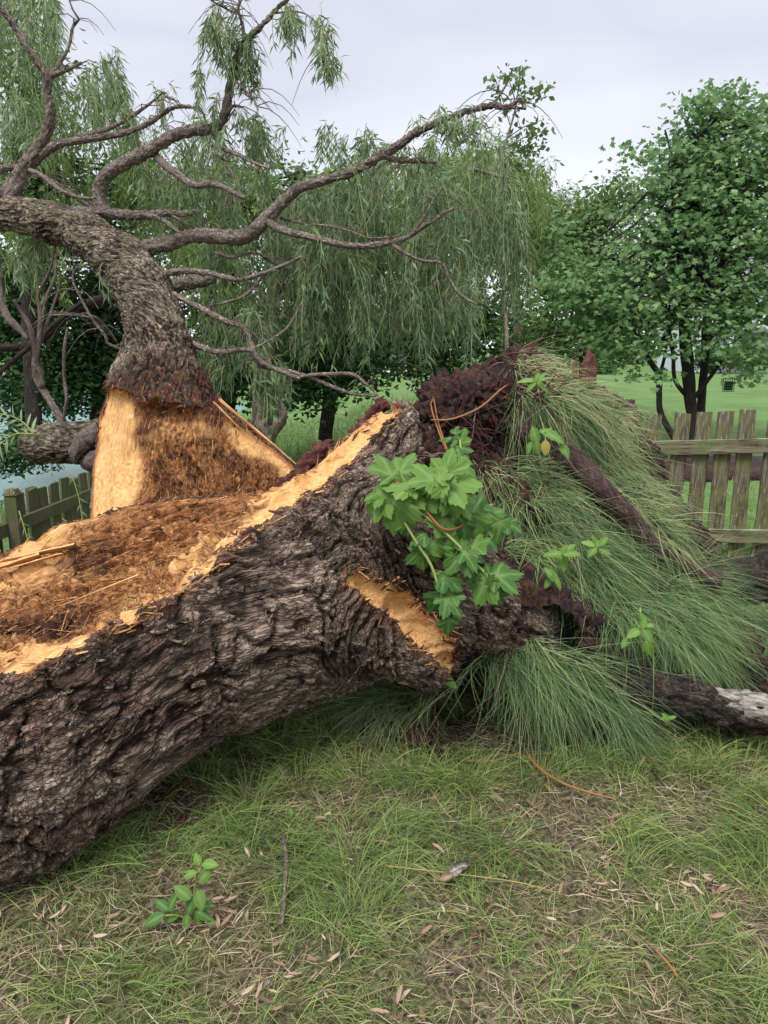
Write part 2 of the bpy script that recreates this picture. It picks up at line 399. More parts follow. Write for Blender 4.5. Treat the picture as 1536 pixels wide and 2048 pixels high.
M['mid_leaf'] = grass_mat('mid_green_leaves', [(0, (.08, .15, .05)), (.6, (.14, .23, .075)), (1, (.24, .31, .11))], .38)
M['twig'] = N('yellow_twig').pbr((.30, .24, .09), .7)
k = N('sapling_leaf'); g = k.pos(); a = k.noise(g, 30, 4)
v = k.attr('vein')
col = k.mix(k.math('MULTIPLY_ADD', k.attr('rnd'), 1.0, 0.0), (.045, .13, .025), (.20, .35, .06))
col = k.mix(k.ramp(a, [(.35, .35), (.65, 0.0)]), col, (.09, .22, .06))
M['sapling'] = k.leaf(k.mix(k.math('MULTIPLY', v, .6), col, (.30, .44, .16)), .35, .5, .25, normal=k.bump(k.math('MULTIPLY_ADD', v, -.8, a), .5, .004))
M['stem_red'] = N('red_stem').pbr((.28, .13, .05), .6)
M['stem_green'] = N('green_stem').pbr((.26, .30, .09), .6)
k = N('dead_leaf_skin'); col = k.ramp(k.attr('rnd'), [(0, (.10, .06, .045)), (.4, (.23, .14, .09)), (.75, (.36, .25, .17)), (1, (.55, .46, .37))])
M['litter'] = k.pbr(col, .6, None, .3)
k = N('weathered_fence'); g = k.obj()
a = k.noise(g, 55, 6, .7, .6, (1, 1, .06)); b = k.noise(k.pos(), 9, 5, .65); c = k.noise(g, 90, 4, .6, 0, (1, 1, .12)); e_ = k.noise(k.pos(), 2.0, 3)
col = k.ramp(a, [(.38, (.03, .024, .016)), (.5, (.11, .095, .065)), (.64, (.25, .22, .17))])
col = k.mix(k.ramp(b, [(.42, 0.0), (.6, .8)]), col, k.mix(e_, (.10, .115, .04), (.17, .165, .07)))
col = k.mix(k.ramp(c, [(.60, 0.0), (.68, .8)]), col, (.38, .35, .30))
M['fence'] = k.pbr(col, .9, k.bump(a, .6, .004), .15)
k = N('weathered_rail'); g = k.obj()
a = k.noise(g, 60, 6, .7, .6, (.06, 1, 1)); b = k.noise(k.pos(), 8, 5, .65)
col = k.ramp(a, [(.38, (.035, .026, .017)), (.5, (.14, .115, .075)), (.62, (.28, .235, .17))])
col = k.mix(k.ramp(b, [(.44, 0.0), (.62, .8)]), col, (.155, .185, .085))
nrm = k.n('SeparateXYZ'); k.put(nrm.inputs[0], k.n('NewGeometry').outputs['Normal'])
col = k.mix(k.math('MULTIPLY', k.ramp(nrm.outputs[2], [(.5, 0.0), (.85, .6)]), k.ramp(b, [(.35, .3), (.6, 1.0)])), col, (.33, .44, .27))
M['rail'] = k.pbr(col, .9, k.bump(a, .6, .004), .15)
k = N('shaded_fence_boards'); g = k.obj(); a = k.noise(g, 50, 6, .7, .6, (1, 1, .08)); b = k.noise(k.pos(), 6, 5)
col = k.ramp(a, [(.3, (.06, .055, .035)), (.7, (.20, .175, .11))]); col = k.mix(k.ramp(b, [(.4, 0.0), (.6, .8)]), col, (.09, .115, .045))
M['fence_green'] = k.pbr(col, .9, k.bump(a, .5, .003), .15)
k = N('pond_water'); col = (.10, .22, .19)
M['water'] = k.pbr(col, .35, k.bump(k.noise(k.pos(), 2.2, 3, .5, 0, (1, 3, 1)), .35, .05), .5)
M['road'] = N('concrete_road').pbr((.48, .47, .44), .9)
M['siding'] = N('white_siding').pbr((.62, .65, .72), .7)
M['trim'] = N('white_trim').pbr((.78, .8, .82), .6)
M['roof'] = N('grey_shingles').pbr((.17, .18, .20), .85)
M['glass'] = N('dark_window').pbr((.06, .09, .14), .15, None, .5)
M['mulch'] = M['soil']
M['feeder'] = N('green_wire').pbr((.03, .09, .06), .5)
k = N('cut_wood_end'); a = k.noise(k.obj(), 30, 5); M['cut'] = k.pbr(k.ramp(a, [(.3, (.28, .15, .07)), (.7, (.55, .37, .2))]), .8)
k = N('pale_stripped_wood'); g = k.attr('grain', True); a = k.noise(g, 60, 6, .7)
M['pale'] = k.pbr(k.ramp(a, [(.38, (.05, .04, .035)), (.52, (.26, .23, .20)), (.70, (.52, .48, .43))]), .8, k.bump(a, .7, .004))
k = N('red_bark'); g = k.attr('grain', True); a = k.noise(g, 60, 6, .7, .4)
M['redbark'] = k.pbr(k.ramp(a, [(.3, (.025, .010, .009)), (.5, (.085, .028, .024)), (.72, (.22, .09, .065))]), .9, k.bump(a, 1.0, .01))
# ------------------------------------------------------------------ the broken willow: solid wood
class Chains:
    def __init__(s, chains, k=.07):
        s.seg = []; s.k = k; s.chains = []
        for rows in chains:
            p, r = pxtube(rows); s.chains.append((p, r)); L = 0
            for i in range(len(p) - 1):
                l = np.linalg.norm(p[i + 1] - p[i]); s.seg.append((p[i], p[i + 1], r[i], r[i + 1], L, l, len(s.chains) - 1)); L += l
    def sdf(s, q):
        out = None
        for a, b, r0, r1, _, l, _c in s.seg:
            ab = (b - a).astype(np.float32); qa = q - a.astype(np.float32)
            t = np.clip(qa @ ab / (l * l), 0, 1)
            dd = qa - t[:, None] * ab; d = np.sqrt((dd * dd).sum(1)) - (r0 + (r1 - r0) * t)
            if out is None: out = d
            else:
                h = np.clip(.5 + .5 * (out - d) / s.k, 0, 1)
                out = out + (d - out) * h - s.k * h * (1 - h)
        return out
    def coords(s, q):
        """for each chain: distance, grain vector (offset + axis * arc length), axis."""
        res = []
        for ci in range(len(s.chains)):
            best = None
            for a, b, r0, r1, L, l, c in s.seg:
                if c != ci: continue
                t = np.clip((q - a) @ (b - a) / (l * l), 0, 1); dd = q - a - t[:, None] * (b - a)
                d = np.linalg.norm(dd, axis=1) - (r0 + (r1 - r0) * t); ax = np.tile((b - a) / l, (len(q), 1))
                w_ = np.exp(-np.clip(d, -.3, 5) * 12)
                if best is None: best = [d, dd * w_[:, None], ax * w_[:, None], (L + t * l) * w_, w_]
                else:
                    best[0] = np.minimum(best[0], d); best[1] += dd * w_[:, None]; best[2] += ax * w_[:, None]; best[3] += (L + t * l) * w_; best[4] += w_
            res.append((best[0], best[1] / best[4][:, None], norm(best[2]), best[3] / best[4]))
        return res

def rbf(pts, vals, smooth=1e-4):
    """thin plate over 2-D points."""
    pts = np.asarray(pts, float); n = len(pts)
    r = np.linalg.norm(pts[:, None] - pts[None], axis=2); K = np.where(r > 0, r * r * np.log(r + 1e-9), 0) + np.eye(n) * smooth
    Pm = np.c_[np.ones(n), pts]; A = np.block([[K, Pm], [Pm.T, np.zeros((3, 3))]])
    w_ = np.linalg.solve(A, np.r_[vals, 0, 0, 0]).astype(np.float32); p32 = pts.astype(np.float32)
    def f(q):
        o = w_[n] + w_[n + 1] * q[:, 0] + w_[n + 2] * q[:, 1]
        for i in range(n):
            r2 = (q[:, 0] - p32[i, 0]) ** 2 + (q[:, 1] - p32[i, 1]) ** 2
            o = o + w_[i] * .5 * r2 * np.log(r2 + 1e-9)
        return o
    return f

def furrow(g, f, long_, warp=.5, seed=0.0, width=.16):
    """plates with furrows between, grain g (m): f = furrows per metre across, long_ = stretch along the axis."""
    q = g * f
    q = q + warp * vnoise(q * .55 + seed)
    n = perlin(q + seed)
    return 1 - np.exp(-(n / width) ** 2)

# ---- A: the log, its flare and roots
LOG = [(-900, 1850, 330, 2.3), (-450, 1640, 330, 2.4), (0, 1405, 322, 2.5), (330, 1245, 245, 2.75), (600, 1160, 225, 3.0), (740, 1060, 150, 3.12)]
SPIKE = [(640, 1090, 165, 3.05), (710, 985, 112, 3.12), (765, 895, 62, 3.16), (792, 830, 36, 3.17)]
ROOT1 = [(560, 1200, 150, 2.93), (690, 1232, 98, 2.80), (780, 1268, 70, 2.78), (845, 1303, 50, 2.84), (895, 1345, 34, 2.98)]
BACKW = [(-300, 1400, 150, 2.9), (0, 1260, 150, 2.98), (200, 1165, 148, 3.15), (350, 1120, 138, 3.25), (500, 1080, 120, 3.32)]
ROOT2 = [(620, 1090, 130, 2.98), (800, 1125, 105, 2.92), (940, 1200, 88, 2.94), (1050, 1260, 60, 3.04), (1180, 1330, 45, 3.3)]
A = Chains([LOG, SPIKE, ROOT1, ROOT2, BACKW], .10)
edge = [(-300, 1430, 2.05), (0, 1296, 2.3), (110, 1288, 2.36), (185, 1245, 2.42), (260, 1215, 2.45), (400, 1120, 2.58), (490, 1040, 2.68), (580, 962, 2.86), (690, 885, 2.98), (745, 830, 3.05), (795, 795, 3.12)]
back = [(-300, 1270, 2.95), (0, 1140, 2.95), (100, 1098, 3.05), (200, 1050, 3.15), (320, 1022, 3.25), (450, 1008, 3.3), (560, 965, 3.45), (650, 890, 3.5), (760, 790, 3.5), (900, 700, 3.3)]
mid = [(150, 1200, 2.75), (330, 1110, 2.95), (480, 1045, 3.05)]
ep = PL(edge + back + mid)
cutA = rbf(ep[:, :2], ep[:, 2])
def surf_d(px, py, fn):
    d = 1.9
    for _ in range(60): d += max(float(fn(P(px, py, d)[None].astype(np.float32))[0]), 0) * .8
    return d
A0 = lambda q: A.sdf(q) + .03 * perlin(q * 3.1) + .012 * perlin(q * 8)
scar = Chains([[(px, py, r_, surf_d(px, py, A0) + dd) for px, py, r_, dd in [(698, 1155, 8, .0), (730, 1168, 16, .0), (765, 1190, 21, .005), (810, 1222, 30, .01), (855, 1262, 34, .012), (890, 1300, 25, .01), (905, 1335, 16, 0)]]], .03)
band = Chains([[(px, py, r_, surf_d(px, py, A0) + dd) for px, py, r_, dd in [(480, 1062, 12, 0), (515, 1030, 18, .01), (560, 995, 27, .012), (620, 955, 34, .012), (680, 908, 30, .01), (735, 858, 22, .005), (775, 818, 14, 0), (790, 800, 6, 0)]],
               [(px, py, r_, surf_d(px, py, A0) + dd) for px, py, r_, dd in [(95, 1300, 9, 0), (180, 1258, 10, 0), (260, 1222, 9, 0), (340, 1172, 12, 0), (410, 1122, 13, 0), (470, 1068, 10, 0)]]], .03)
def A_cut(q):
    n = fbm(q * np.array([7, 7, 2]), 3) * .026 + perlin(q * 2.3) * .025 + .03 * np.abs(perlin(q * np.array([5, 11, 3]) + 2)) - .012
    return q[:, 2] - (cutA(q) + n)
def A_sdf(q):
    o = A.sdf(q) + .03 * perlin(q * 3.1) + .012 * perlin(q * 8)
    c = A_cut(q); s2 = -np.minimum(scar.sdf(q) + .02 * fbm(q * 14, 2), band.sdf(q) + .016 * fbm(q * 12, 2))
    return np.maximum(np.maximum(o, c), s2)
pa = np.concatenate([c[0] for c in A.chains])
lo = [-1.95, pa[:, 1].min() - .5, -.05]; hi = [.95, 3.75, 1.62]
v, f = surface_nets(A_sdf, lo, hi, .0106)
print('A net', len(v), time.time() - T0)
v, f = subdiv_front(v, f); nrm = vnormals(v, f)
def blend_bark(ch, q, fn, st=.30):
    cs = ch.coords(q); W = 0; out = 0; G = 0; TX = 0; tot = sum(np.exp(-np.clip(c[0], -.3, .6) * 55) for c in cs)
    for i, (d, dd, ax, s) in enumerate(cs):
        w_ = np.exp(-np.clip(d, -.3, .6) * 55); g = dd + ax * (s * st)[:, None] + i * .37
        m = w_ > .02 * tot; h_ = np.zeros(len(q)); h_[m] = fn(g[m], i, m)
        W = W + w_; TX = TX + ax * w_[:, None]; G = G + (g * w_[:, None]); out = out + w_ * h_
    return out / W, G / W[:, None], norm(TX)
orig = A.sdf(v) + .03 * perlin(v * 3.1) + .012 * perlin(v * 8)
depth = -orig
isw = sstep(.004, .012, depth)
# bark relief: long flaky plates; curled and knotted round the flare
flare = P(600, 1100, 2.75); gn = np.exp(-(np.linalg.norm((v - flare) * [1, .7, 1.1], axis=1) / .38) ** 2)
def flaky(wq, vm, f1, f2, seed):
    a1, a2, ar, ao = voronoi(wq * f1 + seed); e1 = sstep(0.0, .22, a2 - a1)
    b1, b2, br, bo = voronoi(wq * f2 + seed + 7 + ar[:, None] * 3); e2 = sstep(0.0, .30, b2 - b1)
    tilt = ao @ np.array([.5, -.3, .9], np.float32); tl2 = bo @ np.array([-.4, .5, .8], np.float32)
    return np.clip(.05 + e1 * (.25 + .42 * ar + .40 * tilt) + .26 * e2 * (.2 + .8 * br + .5 * tl2) * (.35 + .65 * e1) + .05 * perlin(wq * 120), -.1, 1.3)
def barkA(g, i, m):
    vm = v[m]; gm = gn[m][:, None]
    wq = g + gm * .075 * vnoise(vm * 8.0) + .010 * vnoise(vm * 16) + .004 * vnoise(vm * 45)
    return flaky(wq, vm, 24, 62, i * 1.7)
hb, G, TX = blend_bark(A, v, barkA, .22)
big = perlin(v * 5.5 + 5) * .5 + .5
gn_q = v * 13 + 1.6 * vnoise(v * 6.5 + 3)
curl = np.abs(perlin(gn_q)) * 2.6
hk = hb * (1 - gn * .35) + gn * .35 * np.clip(curl, 0, 1.2)
rq_ = G * 10.5 + (.55 + 1.6 * gn)[:, None] * vnoise(v * 4.2) + .35 * vnoise(v * 11)
rdg = np.clip(1 - np.abs(perlin(rq_)) * 3.0, 0, 1); rd2 = np.clip(1 - np.abs(perlin(rq_ * 2.1 + 6)) * 2.6, 0, 1)
wv_ = G * 26 + (.5 + 1.1 * gn)[:, None] * vnoise(v * 9 + 4) + .3 * vnoise(v * 26); rd3 = np.clip(1 - np.abs(perlin(wv_)) * 2.8, 0, 1)
va = 1 - np.exp(-(perlin(rq_) / .16) ** 2); vb = 1 - np.exp(-(perlin(wv_) / .20) ** 2); vc = 1 - np.exp(-(perlin(wv_ * 2.2 + 3) / .22) ** 2)
hk = np.clip(va * .46 + vb * .26 * (.4 + .6 * va) + vc * .12 + hk * .34 + rd3 * .10 - .12, -.1, 1.25)
dispA = (hk - .55) * (.048 + .012 * gn + .012 * big) + .012 * fbm(G * 9, 2)
# rotten and torn wood
cw = A.coords(v)[0]; gw = cw[1] + cw[2] * (cw[3] * .075)[:, None] + .012 * vnoise(v * 5)
def fibre(gw, vv, rough):
    q = gw + .02 * vnoise(vv * 6)
    a = fbm(q * 22, 3); b1, b2, br, bo = voronoi(q * 34 + .35 * vnoise(vv * 20)); e_ = sstep(0, .25, b2 - b1)
    c1, c2, c_r, co = voronoi(vv * 30 + .5 * vnoise(vv * 14)); e2 = sstep(0, .2, c2 - c1)
    rg = 1 - np.abs(perlin(q * 30 + .6 * vnoise(vv * 9))) * 2.6
    return a * .013 * rough + (rough - .22) * ((e_ * (.3 + br + .8 * bo[:, 2]) - .5) * .012 + (e2 * c_r - .4) * .006 + rg * .012) + fbm(q * 100, 2) * .0035
core = sstep(.05, .12, depth + .02 * perlin(v * 9))
dispW = fibre(gw, v, .24 + 1.75 * core)
scd = np.minimum(scar.sdf(v) + .02 * fbm(v * 14, 2), band.sdf(v) + .016 * fbm(v * 12, 2)); inscar = sstep(.02, .004, scd)
step_ = np.floor((perlin(v * np.array([6, 6, 20]) + .5 * vnoise(v * 9)) + .25 * perlin(v * 40)) * 4) / 4
disp = dispA * (1 - isw) + (dispW * (1 - .8 * inscar) + inscar * step_ * .016 * sstep(.05, .0, scar.sdf(v))) * isw - .004
edge_f = 1 - .5 * np.exp(-((depth - .006) / .01) ** 2)
v2 = v + nrm * (disp * edge_f)[:, None]
sap = (1 - sstep(.035, .075, depth + .03 * fbm(v * 8, 2)))
p_l = P(0, 1180, 2.7); sap = np.maximum(sap, .9 * sstep(.42, .12, np.linalg.norm((v - P(20, 1130, 3.0)) * [1, .8, 1], axis=1) + .15 * fbm(v * 5, 2)))
strk = P(400, 1130, 2.7); sp = sstep(.5, .65, .5 + fbm(gw * 9, 3)) * sstep(.3, .1, depth); sap = np.maximum(sap, sp * .8)
ef = PL(edge); eb = PL(back)
def pdist(q, pts):
    o = np.full(len(q), 9.)
    for a, b in zip(pts[:-1], pts[1:]):
        t = np.clip((q - a) @ (b - a) / ((b - a) @ (b - a)), 0, 1); o = np.minimum(o, np.linalg.norm(q - a - t[:, None] * (b - a), axis=1))
    return o
nearf = sstep(-.06, .10, pdist(v, eb) - pdist(v, ef) + .05 * fbm(v * 6, 2)); farl = sstep(-1.15, -1.45, v[:, 0])
sap = np.maximum(sap * np.maximum(nearf, farl * .8), inscar)
rim = np.exp(-((depth - .012) / .008) ** 2) * .8 * (1 - inscar * .6)
stain = np.clip(sstep(.30, .10, np.linalg.norm((v - P(60, 1262, 2.45)) * [1, 1.3, 2], axis=1) + .12 * fbm(v * 9, 2)) * 1.0, 0, 1)
stain = np.maximum(stain, sstep(.16, .06, np.linalg.norm(v - P(170, 1120, 2.95), axis=1) + .08 * fbm(v * 12, 2)) * .8)
wet = np.clip(sstep(.32, .12, np.linalg.norm((v - P(150, 1330, 2.2)) * [.6, 1, 1.3], axis=1) + .15 * fbm(v * 6, 3)) + sstep(.06, .01, np.abs(A_cut(v))) * sstep(0, .3, -v[:, 0] - .15) * .7 + .55 * sstep(.1, .5, fbm(v * 3.2 + 8, 3)), 0, 1)
wet = np.maximum(wet, .7 * sstep(.35, .1, np.linalg.norm(v - P(800, 1150, 2.8), axis=1)))
rust = .5 * sstep(.05, .0, np.abs(scd)) * (scd > 0)
G2 = G.copy(); G2[isw > .5] = gw[isw > .5]
at = dict(grain=G2, sap=sap, rim=rim, stain=stain, wet=wet * .8, rust=rust * .5, high=np.clip(hk, 0, 1))
wood_face = (isw[f].mean(1) > .5)
keep = (v2[f][:, :, 2].max(1) > -.04)
willow = empty('fallen_willow', P(-200, 1500, 2.6) * [1, 1, 0], 'huge storm-split willow lying across the lawn, orange wood showing in the torn trunk', 'tree')
def sub(name, fm, mat, par, label=None):
    ff = f[fm]; u, inv = np.unique(ff, return_inverse=True)
    o = mesh_np(name, v2[u], inv.reshape(ff.shape), mat, par, {k_: a_[u] for k_, a_ in at.items()}, smooth=True)
    if label: o['label'] = label
    return o
log_o = sub('log', keep & ~wood_face, M['bark_log'], willow, 'thick dark furrowed bark of the split lower trunk and root flare')
wood_o = sub('torn_wood', keep & wood_face, M['wood'], willow, 'orange splintered and rotten face of the lower trunk')
bvhA = None
print('A done', len(v2), time.time() - T0)
wf_ = f[keep & wood_face]; A_wood_faces = (v2.copy(), wf_[(core[wf_].mean(1) > .6) & (inscar[wf_].mean(1) < .01)], G.copy()); FA = (v2.copy(), f[keep & ~wood_face]); TXA = TX.copy(); fd_ = depth[f].mean(1); RA = (v2.copy(), f[(fd_ > -.02) & (fd_ < .03) & (np.minimum(np.abs(scd), np.abs(A_cut(v)))[f].mean(1) < .03) & facing(v2, f) & (v2[f][:, :, 2].mean(1) > .3)])

# ---- B: the upper half with the bent trunk
TR = [(-420, 425, 30, 5.1), (-200, 405, 31, 4.95), (0, 418, 33, 4.75), (100, 444, 36, 4.6), (178, 473, 40, 4.48), (238, 520, 45, 4.38), (283, 578, 50, 4.28), (308, 640, 54, 4.18), (318, 710, 66, 4.05), (318, 790, 96, 3.95), (322, 880, 118, 3.85), (345, 990, 145, 3.76), (345, 1120, 150, 3.66)]
BR = [(395, 850, 62, 3.92), (450, 930, 90, 3.85), (500, 1010, 112, 3.76), (510, 1120, 112, 3.7)]
BL = [(300, 865, 104, 3.87), (312, 1010, 120, 3.74), (330, 1120, 118, 3.66)]
B = Chains([TR, BR, BL], .08)
bc = [(195, 1060, 3.62), (200, 930, 3.78), (206, 850, 3.88), (300, 1060, 3.50), (300, 930, 3.66), (320, 845, 3.655), (262, 850, 3.70), (400, 835, 3.68), (450, 1035, 3.52), (430, 930, 3.66), (430, 820, 3.72), (560, 980, 3.66), (610, 930, 3.72), (520, 870, 3.76), (400, 980, 3.60)]
bp = PL(bc); cutB = rbf(bp[:, [0, 2]], bp[:, 1])
ztop = P(300, 822, 3.62)[2]; xt = P(300, 822, 3.62)[0]
def B_cut(q):
    g = cutB(q[:, [0, 2]]) + fbm(q * np.array([5, 2, 5]), 3) * .03 - .05 * np.exp(-((q[:, 0] + 1.28) / .08) ** 2)
    top = ztop - .10 * (q[:, 0] - xt) + .06 * fbm(q * np.array([8, .5, .5]) + 4, 4) + .05 * np.abs(perlin(q * np.array([22, 1, 1])))
    top = top + 1.2 * sstep(P(425, 820, 3.7)[0], P(462, 820, 3.7)[0], q[:, 0])
    g = g - sstep(-.01, .16, q[:, 2] - top) * .16 - sstep(.02, .12, q[:, 2] - top) * .7
    return g - q[:, 1]
def Bo(q): return B.sdf(q) + .022 * perlin(q * 3.3 + 4) + .01 * perlin(q * 8)
def B_sdf(q): return np.maximum(Bo(q), B_cut(q))
lo = [-2.7, 3.1, .55]; hi = [-.2, 5.4, 2.95]
v, f = surface_nets(B_sdf, lo, hi, .0108)
# keep the run beyond the frame light
print('B net', len(v), time.time() - T0)
v, f = subdiv_front(v, f); nrm = vnormals(v, f)
orig = Bo(v); depth = -orig; isw = sstep(.004, .012, depth)
low = sstep(1.75, 1.45, v[:, 2])
def barkB(g, i, m):
    vm = v[m]; q = g + .010 * vnoise(vm * 14) + .004 * vnoise(vm * 40)
    a1, a2, ar, ao = voronoi(q * 36 + i * 3); e1 = sstep(0.0, .42, a2 - a1)
    q2 = q + .012 * vnoise(vm * 9); n = np.clip(1 - np.abs(perlin(q2 * 46 + 4)) * 2.9, -.1, 1); n2 = np.clip(1 - np.abs(perlin(q2 * 84 + 9)) * 2.6, -.1, 1)
    return np.clip(e1 * (.16 + .16 * ar) + .62 * n + .26 * n2 + .07 * perlin(q * 150), -.2, 1.2)
hb, G, TX = blend_bark(B, v, barkB)
rag = fbm(v * 14, 3)
dispB = (hb - .5) * (.022 - .003 * low) + low * rag * .012 + .005 * fbm(v * 6, 2)
core = sstep(.05, .10, depth + .02 * perlin(v * 9))
tw = TX
swirl = vnoise(v * 3.4)
gw = v * np.array([1.0, 1.0, .11]) + .03 * swirl
dispW = fibre(gw, v, .24 + 1.3 * core * (1 - sstep(.25, .17, v[:, 0] - P(205, 930, 3.5)[0])))
disp = dispB * (1 - isw) + dispW * isw
v2 = v + nrm * (disp * (1 - .5 * np.exp(-((depth - .006) / .01) ** 2)))[:, None]
xl = P(205, 930, 3.5)[0]
lft = sstep(.17, .11, v[:, 0] - xl + .03 * fbm(v * 7, 2) + .05 * sstep(1.0, 1.3, v[:, 2]))
rgt = sstep(P(415, 850, 3.6)[0], P(465, 850, 3.6)[0], v[:, 0] + .03 * fbm(v * 9, 2)); sap = np.maximum(lft, (1 - sstep(.05, .085, depth + .02 * fbm(v * 8, 2))) * np.maximum(rgt, .30 * sstep(.4, .6, .5 + fbm(v * 8 + 2, 2))))
sap = np.maximum(sap, .45 * sstep(.07, .02, np.abs(v[:, 2] - ztop + .10 + .03 * fbm(v * 4, 2))) * sstep(.25, .35, .5 + fbm(v * 3, 2)))
rim = np.exp(-((depth - .014) / .012) ** 2) * .9
stain = .75 * sstep(.50, .80, .5 + .9 * fbm(v * 9 + 11, 4)) * (1 - lft) * (1 - sap)
top_d = v[:, 2] - ztop
sk = top_d + .12 * fbm(v * 5, 3) + .18 * (v[:, 0] + 1.1)
wet = sstep(.46, .25, sk) * sstep(-.02, .22, (v[:, 0] + 1.42) + .08 * fbm(v * 6, 2)) * sstep(4.5, 4.2, v[:, 1])
rust = wet * sstep(.50, .78, .5 + fbm(v * 17 + 3, 4, .65) * .9) * sstep(.30, .0, top_d) * .6
at = dict(grain=G, sap=sap, rim=rim, stain=stain, wet=wet * .9, rust=rust, high=np.clip(hb, 0, 1))
gw2 = G.copy(); gw2[isw > .5] = gw[isw > .5]; at['grain'] = gw2
wood_face = (isw[f].mean(1) > .5)
keep = np.ones(len(f), bool)
sub('upper_trunk', ~wood_face, M['bark_trunk'], willow, 'grey-green ridged bark of the bent upper trunk, dark and wet at the break')
sub('split_face', wood_face, M['wood'], willow, 'pale orange sapwood and crumbling brown heartwood of the upright half')
print('B done', len(v2), time.time() - T0)

# splinters and shreds on both torn faces
def splinters(name, src, n, mat, l0, l1, w_, dirn, seed, up=.35, sapv=.7, sg=.22):
    vv, ff, _ = src; r = np.random.default_rng(seed)
    fc = vv[ff]; ar = np.linalg.norm(np.cross(fc[:, 1] - fc[:, 0], fc[:, 3] - fc[:, 0]), axis=1)
    i = r.choice(len(ff), n, p=ar / ar.sum()); c = fc[i].mean(1)
    nn = norm(np.cross(fc[i, 2] - fc[i, 0], fc[i, 3] - fc[i, 1]))
    d = norm(np.asarray(dirn) + r.normal(0, sg, (n, 3))) * r.choice([-1, 1], (n, 1)); d = norm(d - nn * (d * nn).sum(1, keepdims=True)); d = norm(d + nn * r.uniform(0, up, (n, 1)))
    L = r.uniform(l0, l1, n) ** 1; W = L * w_ * r.uniform(.5, 1.3, n); s = norm(np.cross(d, nn)); T = nn * (W * .35)[:, None]
    a = c - d * (L * .3)[:, None] - nn * .004; b = c + d * (L * .7)[:, None]
    s = s * W[:, None] * .5
    bw = r.uniform(.1, .7, (n, 1))
    V = np.stack([a - s, a + s, a + T, b - s * bw + nn * .003, b + s * bw + nn * .003, b + T * .4 + nn * .003], 1).reshape(-1, 3)
    o = np.arange(n)[:, None] * 6
    q = np.concatenate([o + [0, 3, 5, 2], o + [2, 5, 4, 1], o + [1, 4, 3, 0]]); t = np.concatenate([o + [3, 4, 5]])
    rep = lambda x: np.repeat(x, 6)
    g = V * .4 + np.repeat(r.uniform(0, 5, (n, 3)), 6, 0)
    sp_ = np.clip(r.normal(sapv, .35, n), 0, 1)
    return mesh_np(name, V, [q, t], mat, willow, dict(grain=g, sap=rep(sp_), rim=rep((r.random(n) < .12) * .7), stain=rep((r.random(n) < .12) * .8)))
tag(splinters('splinters', A_wood_faces, 1900, M['wood'], .010, .05, .20, norm(P(490, 1050, 2.9) - P(0, 1230, 2.6)), 3, .35, -.1), kind='stuff')
wf_ = f[wood_face]; B_wf = (v2.copy(), wf_[(sap[wf_].mean(1) < .3)], None)
tag(splinters('splinters', B_wf, 1500, M['wood'], .010, .04, .25, np.array([.25, .2, 1.0]), 5, .5, -.1), kind='stuff')

tag(splinters('torn_fibres', A_wood_faces, 3400, M['wood'], .03, .13, .055, norm(P(490, 1050, 2.9) - P(0, 1230, 2.6)), 13, .16, .05, .13), kind='stuff')
tag(splinters('torn_fibres', B_wf, 2200, M['wood'], .03, .10, .055, np.array([.12, .1, 1.0]), 15, .14, .1, .14), kind='stuff')
# torn shards that break both edges between bark and wood
fz = v2[f][:, :, 2].mean(1); fd = depth[f].mean(1); rimB = f[(np.abs(fd) < .03) & facing(v2, f) & (np.abs(fz - ztop) < .16)]
if len(rimB):
    tag(splinters('bark_shards', (v2, rimB, None), 420, M['redbark'], .015, .06, .3, np.array([.1, 0, 1.0]), 41, .25, 0, .3), kind='stuff')
    tag(splinters('torn_shards', (v2, rimB, None), 150, M['wood'], .015, .06, .2, np.array([.1, 0, 1.0]), 42, .25, -.1, .25), kind='stuff')
tag(splinters('torn_shards', (RA[0], RA[1], None), 900, M['wood'], .015, .07, .14, norm(P(490, 1050, 2.9) - P(0, 1230, 2.6)), 43, .3, .6, .25), kind='stuff')
tag(splinters('bark_shards', (RA[0], RA[1], None), 700, M['redbark'], .012, .05, .3, norm(P(490, 1050, 2.9) - P(0, 1230, 2.6)), 44, .3, 0, .5), kind='stuff')
